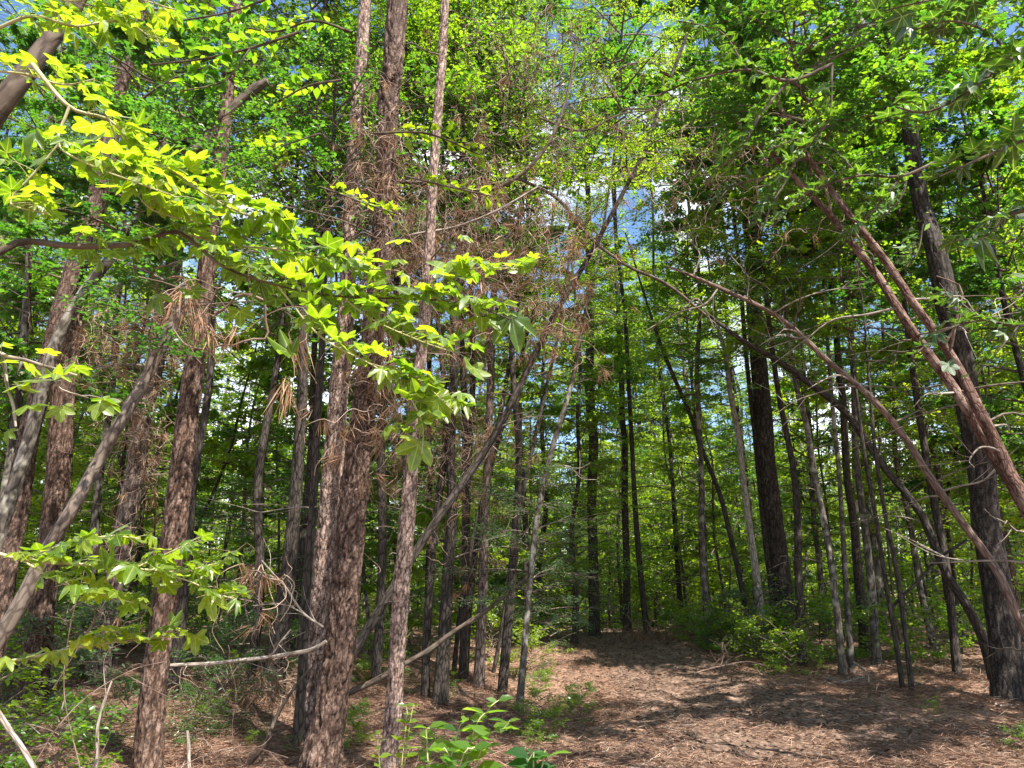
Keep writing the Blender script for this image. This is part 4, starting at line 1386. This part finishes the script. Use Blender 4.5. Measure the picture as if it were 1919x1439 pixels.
spray('bright star leaved branch drooping from the upper left corner',
      [[(60, 120, 10, 2.0), (130, 200, 8, 2.0), (205, 225, 6, 2.05), (255, 285, 5, 2.1), (320, 320, 5, 2.1), (385, 365, 4, 2.15), (455, 400, 4, 2.2), (540, 425, 3, 2.25)],
       [(130, 200, 6, 2.0), (110, 270, 5, 2.0), (170, 310, 4, 2.0), (250, 340, 3, 2.0), (330, 370, 3, 2.05)],
       [(110, 270, 4, 2.0), (60, 330, 4, 2.0), (20, 380, 3, 2.0), (90, 400, 3, 2.0)],
       [(205, 225, 4, 2.05), (240, 320, 3, 2.1), (280, 390, 3, 2.1), (380, 420, 3, 2.15)]],
      [(150, 270, 90, 2.0, 170, .35), (285, 275, 100, 2.1, 10, .4), (330, 310, 90, 2.1, -35, .4), (245, 335, 90, 2.05, 160, .4), (190, 350, 90, 2.0, 190, .5), (405, 400, 85, 2.15, -40, .6), (300, 385, 85, 2.1, -70, .6), (60, 310, 80, 2.0, -120, .7), (40, 250, 80, 2., 200, .6)],
      seed=2, per_m=52, size=(.036, .066), pet=(.04, .09), skip0=.25)
spray('sunlit leaves around the top left limb',
      [[(-20, 60, 8, 2.4), (60, 30, 6, 2.4), (140, 50, 5, 2.4), (230, 40, 4, 2.5), (300, 80, 3, 2.5)],
       [(20, -40, 6, 2.4), (120, 0, 5, 2.45), (220, -10, 4, 2.5), (330, 20, 3, 2.5)],
       [(-30, 130, 6, 2.4), (50, 140, 5, 2.4), (120, 160, 4, 2.4), (180, 150, 3, 2.4)]], seed=3, per_m=40, size=(.038, .066), pet=(.04, .09))
spray('sunlit low branch of star leaves before the brown pine trunk',
      [[(-60, 1020, 9, 3.00), (40, 1048, 7, 3.05), (150, 1058, 6, 3.05), (250, 1066, 5, 3.10), (330, 1072, 4, 3.10), (400, 1058, 3, 3.10), (430, 1048, 2, 3.10)],
       [(40, 1048, 5, 3.05), (120, 1020, 4, 3.05), (200, 1005, 3, 3.05), (260, 1010, 3, 3.05)],
       [(250, 1066, 4, 3.10), (330, 1030, 3, 3.10), (365, 1010, 3, 3.10)],
       [(250, 1066, 4, 3.10), (345, 1085, 3, 3.10), (400, 1110, 3, 3.10), (440, 1122, 2, 3.10)],
       [(40, 1048, 5, 3.05), (110, 1090, 4, 3.05), (180, 1110, 3, 3.05), (250, 1130, 2, 3.05)]],
      [(365, 1018, 60, 3.10, 20, .6), (310, 1070, 70, 3.10, -30, .5), (215, 1050, 70, 3.05, 60, .5), (190, 1108, 80, 3.05, -20, .5), (410, 1120, 65, 3.10, -10, .4), (320, 1108, 55, 3.10, -60, .7), (250, 1140, 60, 3.05, -60, .6)],
      seed=4, per_m=38, size=(.038, .070), pet=(.04, .1))
spray('small star leaved twig crossing the brown pine low down',
      [[(-40, 1248, 8, 3.15), (60, 1232, 6, 3.15), (150, 1212, 5, 3.15), (240, 1200, 4, 3.15), (300, 1194, 3, 3.15), (345, 1180, 2, 3.15)],
       [(150, 1212, 4, 3.15), (200, 1185, 3, 3.15), (250, 1188, 2, 3.15)]],
      [(365, 1212, 60, 3.15, -85, .8), (335, 1175, 55, 3.15, -20, .6), (290, 1215, 50, 3.15, -120, .7), (235, 1190, 60, 3.15, 150, .4)], seed=5, per_m=26, size=(.045, .075))
spray('leaf cluster on a pale bent twig at the middle left edge',
      [[(-30, 640, 8, 2.1), (5, 665, 8, 2.1), (40, 673, 7, 2.1), (100, 690, 6, 2.12), (145, 702, 4, 2.15)],
       [(5, 665, 8, 2.1), (12, 720, 7, 2.1), (25, 760, 6, 2.1), (30, 800, 5, 2.1)],
       [(100, 690, 4, 2.1), (110, 725, 3, 2.1), (165, 745, 3, 2.1)]],
      [(60, 712, 85, 2.1, 170, .4), (130, 705, 80, 2.1, 0, .3), (200, 765, 60, 2.15, -40, .7), (112, 780, 60, 2.1, -80, .8), (20, 725, 80, 2.1, 190, .5), (8, 820, 45, 2.1, -90, .8)], seed=6, per_m=14, size=(.04, .065), wood='dead_wood')
# dark shaded leaves overhanging at the upper right
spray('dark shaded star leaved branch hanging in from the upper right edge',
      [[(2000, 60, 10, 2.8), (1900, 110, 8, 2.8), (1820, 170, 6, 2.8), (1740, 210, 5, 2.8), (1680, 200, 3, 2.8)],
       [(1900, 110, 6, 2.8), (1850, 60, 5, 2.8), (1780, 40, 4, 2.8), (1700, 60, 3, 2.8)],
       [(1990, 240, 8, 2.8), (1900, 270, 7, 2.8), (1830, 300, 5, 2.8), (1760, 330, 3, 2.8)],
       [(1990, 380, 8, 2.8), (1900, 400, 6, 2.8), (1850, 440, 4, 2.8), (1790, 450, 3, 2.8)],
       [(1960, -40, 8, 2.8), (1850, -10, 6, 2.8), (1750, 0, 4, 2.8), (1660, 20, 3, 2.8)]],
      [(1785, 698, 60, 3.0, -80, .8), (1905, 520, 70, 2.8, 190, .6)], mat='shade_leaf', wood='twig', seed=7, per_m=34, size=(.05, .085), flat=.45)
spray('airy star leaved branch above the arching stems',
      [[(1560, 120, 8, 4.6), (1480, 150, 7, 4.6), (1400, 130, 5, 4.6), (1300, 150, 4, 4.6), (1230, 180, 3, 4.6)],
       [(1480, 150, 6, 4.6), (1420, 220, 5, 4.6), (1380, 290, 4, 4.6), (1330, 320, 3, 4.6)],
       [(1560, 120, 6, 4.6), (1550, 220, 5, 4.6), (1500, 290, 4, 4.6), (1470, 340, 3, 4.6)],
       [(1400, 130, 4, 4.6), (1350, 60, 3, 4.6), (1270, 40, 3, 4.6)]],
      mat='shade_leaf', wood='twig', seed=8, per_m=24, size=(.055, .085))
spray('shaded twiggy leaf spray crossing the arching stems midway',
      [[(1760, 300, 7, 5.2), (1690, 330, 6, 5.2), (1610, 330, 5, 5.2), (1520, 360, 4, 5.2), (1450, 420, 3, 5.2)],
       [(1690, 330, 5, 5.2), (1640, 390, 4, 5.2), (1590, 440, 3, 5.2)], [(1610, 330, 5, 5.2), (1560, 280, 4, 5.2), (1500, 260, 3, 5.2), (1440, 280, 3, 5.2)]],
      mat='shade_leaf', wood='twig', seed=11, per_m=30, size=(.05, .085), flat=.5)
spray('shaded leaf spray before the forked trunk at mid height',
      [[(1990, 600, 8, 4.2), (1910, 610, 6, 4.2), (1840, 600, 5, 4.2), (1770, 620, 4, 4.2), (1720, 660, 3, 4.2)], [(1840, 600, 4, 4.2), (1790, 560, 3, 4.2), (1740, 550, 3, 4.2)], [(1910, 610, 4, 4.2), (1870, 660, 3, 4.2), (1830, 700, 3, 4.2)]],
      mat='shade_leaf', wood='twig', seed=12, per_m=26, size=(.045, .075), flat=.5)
spray('drooping silvery leaves hanging from the arching stems',
      [[(1440, 330, 5, 6.2), (1400, 340, 4, 6.2), (1365, 355, 3, 6.2), (1340, 385, 2, 6.2)], [(1480, 330, 5, 6.2), (1450, 380, 4, 6.2), (1430, 430, 3, 6.2)],
       [(1700, 330, 5, 6.2), (1690, 370, 4, 6.2), (1650, 410, 3, 6.2)], [(1730, 420, 4, 6.2), (1720, 470, 3, 6.2), (1700, 500, 3, 6.2)]],
      mat='grey', wood='twig', seed=9, per_m=45, size=(.09, .15), tpl='narrow', flat=.9)
for k, (lab, tw) in enumerate([
    ('narrow leaved bright twigs above the brown pine branch fork', [[(560, 60, 6, 5.0), (470, 90, 5, 5.0), (380, 110, 4, 5.0), (280, 120, 3, 5.0)], [(470, 90, 4, 5.0), (420, 150, 3, 5.0), (340, 170, 3, 5.0)], [(540, -20, 5, 5), (440, 20, 4, 5), (330, 40, 3, 5)]]),
    ('narrow leaved bright twigs beside the upper twin pines', [[(660, 60, 6, 6.0), (590, 40, 5, 6.0), (520, 60, 4, 6.0), (450, 50, 3, 6.0)], [(640, 150, 5, 6.0), (580, 160, 4, 6.0), (520, 190, 3, 6.0)], [(600, 250, 4, 6), (540, 270, 3, 6), (480, 290, 3, 6)]]),
    ('pale narrow leaved twigs across the slim flaky pine', [[(700, 250, 5, 6.0), (800, 250, 4, 6.0), (900, 290, 3, 6.0)], [(760, 330, 4, 6.0), (840, 350, 4, 6.0), (930, 370, 3, 6.0)], [(600, 350, 4, 6.0), (680, 380, 3, 6.0), (740, 400, 3, 6.0)]]),
]):
    spray(lab, tw, mat='maple' if k < 2 else 'yellow', wood='twig', tpl='ovate', seed=20 + k, per_m=42, size=(.08, .13), flat=.5)


# ------------------------------------------------------------------ beautyberry and seedlings close by
def broad_plant(label, stems, lsize, seed, mat='deep', name='leafy_plant'):
    q = np.random.default_rng(seed)
    top0 = at(*stems[0][-1][:2], stems[0][-1][2])
    base = np.array([top0[0], top0[1] + .05, float(ground_z(top0[0], top0[1]))])
    root = thing(name, label, 'plant', base)
    pos, dr, nm, sz = [], [], [], []
    for st in stems:
        P0 = [list(base + np.array([q.normal(0, .05), q.normal(0, .05), -.04])) + [.006]]
        P1 = [[*at(a, b, c), .004 - .0022 * i / len(st)] for i, (a, b, c) in enumerate(st)]
        mb = MB()
        P, R = tube(mb, P0 + P1, 7, .03, 0, rng=q)
        mb.obj('stem', [M['green_twig']], root, base)
        S = np.concatenate([[0], np.cumsum(np.linalg.norm(np.diff(P, axis=0), axis=1))])
        n = int(S[-1] / .07)
        for k in range(n):
            s = S[-1] * (.3 + .7 * (k + .8) / n)
            b = np.array([np.interp(s, S, P[:, c]) for c in range(3)])
            a0 = k * 1.57 + q.normal(0, .25)
            for a in (a0, a0 + PI):
                d = np.array([math.cos(a), math.sin(a), .25])
                pos.append(b); dr.append(d); nm.append(np.array([q.normal(0, .3) - d[0] * .2, q.normal(0, .3) - d[1] * .2 - .25, 1])); sz.append(q.uniform(.55, 1.15) * lsize * (1 - .35 * (k / n) ** 3))
    mb = MB()
    leaves(mb, np.array(pos), np.array(dr), np.array(nm), np.array(sz), 'ovate', 0, q, curl=.3)
    mb.obj('leaves', [M[mat]], root, base)


broad_plant('leafy oval leaved plant at the bottom, right of the slim flaky pine',
            [[(800, 1400, 3.9), (805, 1365, 3.9)], [(850, 1400, 3.9), (870, 1350, 3.9)], [(880, 1400, 4.0), (915, 1330, 4.05), (935, 1312, 4.1)], [(900, 1410, 3.9), (940, 1370, 3.9), (955, 1350, 3.9)], [(840, 1430, 3.7), (820, 1410, 3.7)],
             [(860, 1440, 3.7), (890, 1400, 3.7)]], .15, 3, 'maple')
broad_plant('small oval leaved plant cut by the bottom edge, left of the path', [[(1000, 1440, 3.5), (990, 1425, 3.5)], [(1015, 1440, 3.5), (1030, 1420, 3.5)]], .15, 4, 'deep')
broad_plant('tiny pale leaved seedling just right of the slim flaky pine foot', [[(762, 1345, 5.2), (758, 1325, 5.2)], [(770, 1345, 5.2), (776, 1322, 5.2)]], .085, 5, 'yellow')
broad_plant('tiny pale leaved seedling at the very left of the slim pine foot', [[(708, 1395, 5.0), (712, 1375, 5.0)]], .085, 6, 'yellow')


# ------------------------------------------------------------------ dead branches, sticks, tangles
def stick(label, paths, mat='dead_wood', name='dead_branch', cat='branch', twigs=0, seed=0, nseg=7, group=None):
    q = np.random.default_rng(2000 + seed)
    P0 = world_pts(paths[0], None)
    root = thing(name, label, cat, P0[0, :3], group)
    mb = MB()
    for pth in paths:
        P, R = tube(mb, world_pts(pth, None), nseg, .04, 0, rng=q, wob=.5)
        for k in range(twigs):
            i = q.integers(2, len(P) - 1)
            L = q.uniform(.08, .4)
            d = norm(P[i] - P[i - 1]) + q.normal(0, .8, 3)
            e = P[i] + norm(d) * L
            m = (P[i] + e) / 2 + q.normal(0, .03, 3)
            tube(mb, [[*P[i], min(R[i] * .6, .004)], [*m, .0025], [*e, .0012]], 4, .04, 0, rng=q)
    mb.obj('stem', [M[mat]], root, P0[0, :3])


stick('horizontal dead branch held between brown pine and twin pines', [[(318, 1247, 8, 6.9), (400, 1242, 8, 6.9), (480, 1234, 8, 6.85), (540, 1225, 9, 6.85), (580, 1216, 8, 6.8), (606, 1200, 7, 6.8)],
       [(505, 1230, 5, 6.85), (525, 1205, 4, 6.8), (545, 1180, 3, 6.8)]], twigs=5, seed=1)
stick('pale bare twigs reaching left from the twin pines', [[(606, 1175, 5, 6.75), (570, 1150, 5, 6.75), (540, 1105, 4, 6.75), (512, 1075, 4, 6.75), (490, 1050, 3, 6.75)], [(570, 1150, 3, 6.75), (530, 1132, 2, 6.75), (470, 1135, 2, 6.75)]], twigs=7, seed=2)
stick('dark curved dead limb leaning up beside the black straight trunk', [[(650, 1300, 13, 9.3), (700, 1278, 12, 9.3), (750, 1250, 11, 9.4), (800, 1222, 11, 9.5), (850, 1185, 10, 9.6), (910, 1145, 9, 9.7), (955, 1108, 7, 9.8), (985, 1082, 5, 9.9)]], 'brown_bark', twigs=6, seed=3)
stick('pale forked branch lying on the straw at the bottom right', [[(1302, 1405, 5, 8.2), (1340, 1416, 5, 8.0), (1362, 1432, 5, 7.8)], [(1322, 1405, 4, 8.15), (1356, 1405, 4, 8.1), (1362, 1414, 3, 8.05)], [(1338, 1416, 3, 8.0), (1343, 1404, 3, 8.1)]], seed=4)
stick('thin bleached twig curving over the shaded litter', [[(1540, 1335, 2.5, 9.5), (1543, 1362, 3, 9.2), (1556, 1382, 3, 9.0), (1580, 1398, 3, 8.8), (1606, 1405, 2, 8.7)]], seed=5)
stick('second thin bleached twig, right of the first', [[(1579, 1332, 2.5, 9.5), (1582, 1352, 3, 9.2), (1592, 1372, 3, 9.0), (1604, 1382, 2, 8.9)]], seed=6)
stick('dark mossy log lying between twin stems and forked tree', [[(1738, 1270, 10, 12.6), (1770, 1268, 12, 12.6), (1800, 1271, 12, 12.5), (1826, 1278, 10, 12.4)]], 'dark', name='fallen_log', cat='log', seed=7, nseg=12)
stick('grey stick slanting through the bottom left corner', [[(-30, 1300, 11, 4.2), (10, 1350, 11, 4.15), (40, 1395, 11, 4.1), (70, 1460, 10, 4.0)]], seed=8)
stick('low broken pale stake left of the brown pine foot', [[(178, 1450, 8, 6.0), (185, 1400, 8, 6.0), (194, 1330, 6, 6.0), (205, 1275, 4, 6.0)]], twigs=3, seed=9)
stick('bare upright stake between brown pine and twin pines', [[(356, 1450, 8, 6.5), (352, 1400, 7, 6.5), (346, 1372, 5, 6.5)]], seed=10)
stick('brown leaning stick left of the twin pine foot', [[(470, 1430, 9, 7.2), (500, 1390, 9, 7.2), (520, 1340, 8, 7.3), (545, 1295, 6, 7.3), (575, 1255, 5, 7.4)]], 'brown_bark', twigs=6, seed=11)
stick('bare twiggy branch lying at the path rim under the pale splintered stem', [[(1300, 1262, 3.0, 11.2), (1350, 1248, 3.0, 11.4), (1400, 1240, 2.4, 11.6), (1440, 1250, 1.8, 11.6)], [(1350, 1248, 2.4, 11.4), (1356, 1225, 1.8, 11.5), (1352, 1205, 1.2, 11.6)], [(1345, 1266, 1.8, 11), (1362, 1240, 1.8, 11.2)]], 'pink_bark', twigs=12, seed=12)
stick('low brush of bare twigs at the foot of the patchy grey trunk', [[(1545, 1270, 4, 11.8), (1590, 1278, 4, 11.6), (1640, 1280, 3, 11.5)], [(1600, 1240, 4, 12), (1625, 1262, 3, 11.8), (1630, 1290, 3, 11.5)], [(1560, 1285, 3, 11.5), (1620, 1268, 3, 11.6)]], twigs=14, seed=13)
stick('bare pale twigs at the tip of the pinkish arching stem', [[(1350, 535, 4, 8.3), (1320, 570, 4, 8.3), (1270, 585, 3, 8.3), (1210, 620, 2, 8.3)], [(1300, 515, 4, 8.3), (1310, 470, 3, 8.3), (1260, 430, 2, 8.3)], [(1400, 560, 3, 8.2), (1402, 520, 2, 8.2), (1370, 480, 2, 8.2)], [(1280, 580, 3, 8.3), (1310, 560, 2, 8.3), (1340, 620, 2, 8.3)]], twigs=12, seed=14)
for k, (lab, p) in enumerate([
    ('bramble cane arching from the lower left edge to the brown pine', [(60, 1440, 5, 4.6), (110, 1360, 5, 4.6), (170, 1300, 4, 4.7), (250, 1255, 3, 4.8), (310, 1240, 2, 4.9)]),
    ('long thin cane rising left of the vine wrapped pine', [(150, 1440, 4, 5.0), (120, 1300, 4, 5.0), (130, 1180, 3, 5.0), (160, 1060, 2, 5.0)]),
    ('low pale cane crossing the straw right of the brown pine', [(330, 1440, 4, 6.3), (400, 1410, 4, 6.4), (470, 1400, 3, 6.5), (540, 1420, 2, 6.5)]),
    ('fine upright dead stalk between stake and twin pines', [(440, 1420, 3, 7.5), (435, 1360, 3, 7.5), (442, 1300, 2, 7.5), (430, 1240, 2, 7.5)]),
    ('tan cane slanting up behind the low lit branch', [(100, 1290, 4, 3.6), (160, 1190, 4, 3.6), (210, 1100, 3, 3.6), (230, 1010, 2, 3.6)]),
]):
    stick(lab, [[(a_, b_, w_ * .6, c_) for a_, b_, w_, c_ in p]], 'pink_bark', 'bramble_cane', 'cane', twigs=4, seed=30 + k, nseg=6)
for k, (lab, p) in enumerate([
    ('pale hanging vine before the upper part of the slim pine', [(690, 470, 4, 7.4), (770, 440, 5, 7.4), (850, 425, 5, 7.5), (930, 395, 5, 7.5), (1010, 350, 4, 7.6)]),
    ('thick dark vine snaking across the tangle', [(740, 340, 7, 8.0), (820, 345, 8, 8), (900, 355, 8, 8), (970, 330, 8, 8), (1030, 270, 7, 8), (1060, 200, 6, 8), (1080, 90, 5, 8)]),
    ('dark limb sagging right of the tangle', [(960, 330, 7, 9), (1040, 370, 7, 9), (1100, 440, 7, 9), (1170, 490, 7, 9), (1250, 530, 7, 9.1), (1320, 590, 6, 9.2)]),
    ('thin dark hooked twig below the sky gap', [(1010, 220, 4, 8.5), (1090, 245, 4, 8.5), (1160, 215, 3, 8.5), (1230, 205, 2, 8.5)]),
]):
    stick(lab, [p], 'brown_bark' if k else 'dead_wood', 'hanging_vine', 'vine', twigs=14, seed=50 + k, nseg=8)


def tangle(label, c, sx, sy, sz_, n, needles, seed, hang=.5, name='vine_tangle', droop=.4):
    """wiry dead vines wandering round a centre, tufts of dead needles caught in them"""
    q = np.random.default_rng(seed)
    root = thing(name, label, 'vine', c)
    mb = MB()
    tips = []
    for k in range(n):
        p = c + q.normal(0, 1, 3) * np.array([sx, sy, sz_]) * .55
        d = norm(q.normal(size=3))
        P = [p]
        for s in range(q.integers(6, 14)):
            d = norm(d + q.normal(0, .55, 3) + np.array([0, 0, -droop * .3]) + (c - P[-1]) * .12)
            P.append(P[-1] + d * q.uniform(.05, .12))
        P = np.array(P)
        r0 = abs(q.normal(.0026, .0016)) + .0014
        tube(mb, np.c_[P, np.linspace(r0, r0 * .5, len(P))], 4, .05, 0, rng=q)
        tips.append(P[q.integers(len(P))])
    mb.obj('vine_web', [M['vine']], root, c)
    if needles:
        mb = MB()
        pos, dr, vr = [], [], []
        for k in range(needles):
            b = tips[q.integers(len(tips))] + q.normal(0, .05, 3)
            m = q.integers(8, 22)
            ax = norm(np.array([q.normal(0, .5), q.normal(0, .5), -hang - q.uniform(0, .8)]))
            pos.append(np.repeat(b[None], m, 0) + q.normal(0, .015, (m, 3))); dr.append(norm(ax + q.normal(0, .28, (m, 3))))
            vr.append(np.clip(q.normal(q.uniform(.2, .8), .15, m), 0, 1))
        pos, dr, vr = map(np.concatenate, (pos, dr, vr))
        leaves(mb, pos, dr, q.normal(size=(len(pos), 3)), q.uniform(.12, .22, len(pos)), 'fine_needle', 0, q, vr)
        mb.obj('needles', [M['dead_needle']], root, c, smooth=False)


tangle('brown wiry vine tangle full of dead needles, between slim pine and diagonal stem', at(880, 470, 8.3), 1.5, .8, 1.15, 700, 400, 1)
tangle('looser vine tangle before the bright sky gap', at(1010, 170, 8.6), 1.5, .9, 1.7, 560, 60, 2)
tangle('vine mat clinging round the upper twin pines', at(715, 330, 6.9), .28, .25, 1.1, 170, 60, 3)
tangle('bundle of dead needles snagged on the right twin pine', at(712, 720, 6.75), .17, .12, .62, 60, 90, 4)
tangle('brown needles caught on the diagonal stem', at(1048, 585, 9.0), .22, .2, .4, 40, 60, 5)
tangle('brown vine mat wrapping the pine behind the leaning grey stem', at(272, 790, 9.6), .25, .25, 1.9, 170, 60, 6)
tangle('dry vine clump in the fork behind the brown pine', at(300, 600, 8.8), .6, .4, .4, 80, 50, 7)
tangle('brown brush caught beside the lit left pine', at(200, 640, 8.6), .6, .4, .55, 80, 40, 8)
tangle('tuft of long tan needles hanging over the brown pine', at(405, 560, 3.1), .05, .05, .12, 10, 10, 9, hang=1.4)
tangle('dead twiggy tuft left of the twin pines', at(478, 1075, 6.7), .12, .1, .1, 14, 12, 10)
tangle('wiry vine web strung among the dark leaning saplings', at(850, 830, 10.5), 1.1, .6, 1.9, 340, 120, 11)
tangle('wiry twigs strung between arching stems and leafy top', at(1340, 300, 8.0), 1.2, .8, 1.1, 200, 20, 12)
tangle('brown brush lying behind the horizontal dead branch', at(470, 1270, 9.5), .9, .5, .18, 80, 70, 13)
tangle('heap of brown leaves and twigs beyond the path', at(1250, 1192, 17), 1.3, .5, .18, 160, 200, 14, name='brush_heap')

scatter_stuff()


def fallen_twigs():
    q = np.random.default_rng(31)
    mb = MB()
    for k in range(650):
        y = 5.8 + 13 * q.beta(1.0, 1.8)
        x = q.uniform(-1, 1) * (y * .76 + .5)
        if abs(x - float(path_x(y))) < 1 and q.uniform() < .6:
            continue
        L = abs(q.normal(.16, .16)) + .06
        a = q.uniform(0, 2 * PI)
        t = np.linspace(-.5, .5, 5)
        P = np.stack([x + L * t * math.cos(a) + q.normal(0, .02, 5) * L * 3, y + L * t * math.sin(a) + q.normal(0, .02, 5) * L * 3, np.zeros(5)], 1)
        P[:, 2] = ground_z(P[:, 0], P[:, 1]) + .012 + abs(q.normal(0, .02)) + q.uniform(-.02, .05) * (t + .5)
        r0 = abs(q.normal(.003, .002)) + .0018
        tube(mb, np.c_[P, np.linspace(r0, r0 * .4, 5)], 5, .06, 0, rng=q)
        if L > .25:
            b = P[2]
            e = b + np.array([math.cos(a + .8), math.sin(a + .8), .15]) * L * .4
            tube(mb, [[*b, r0 * .6], [*(b + e) / 2, r0 * .5], [*e, r0 * .3]], 4, .06, 0, rng=q)
    o = mb.obj('fallen_twigs', [M['dead_wood']])
    o['kind'] = 'stuff'
    o['label'] = 'small fallen twigs strewn over the straw and litter'


fallen_twigs()
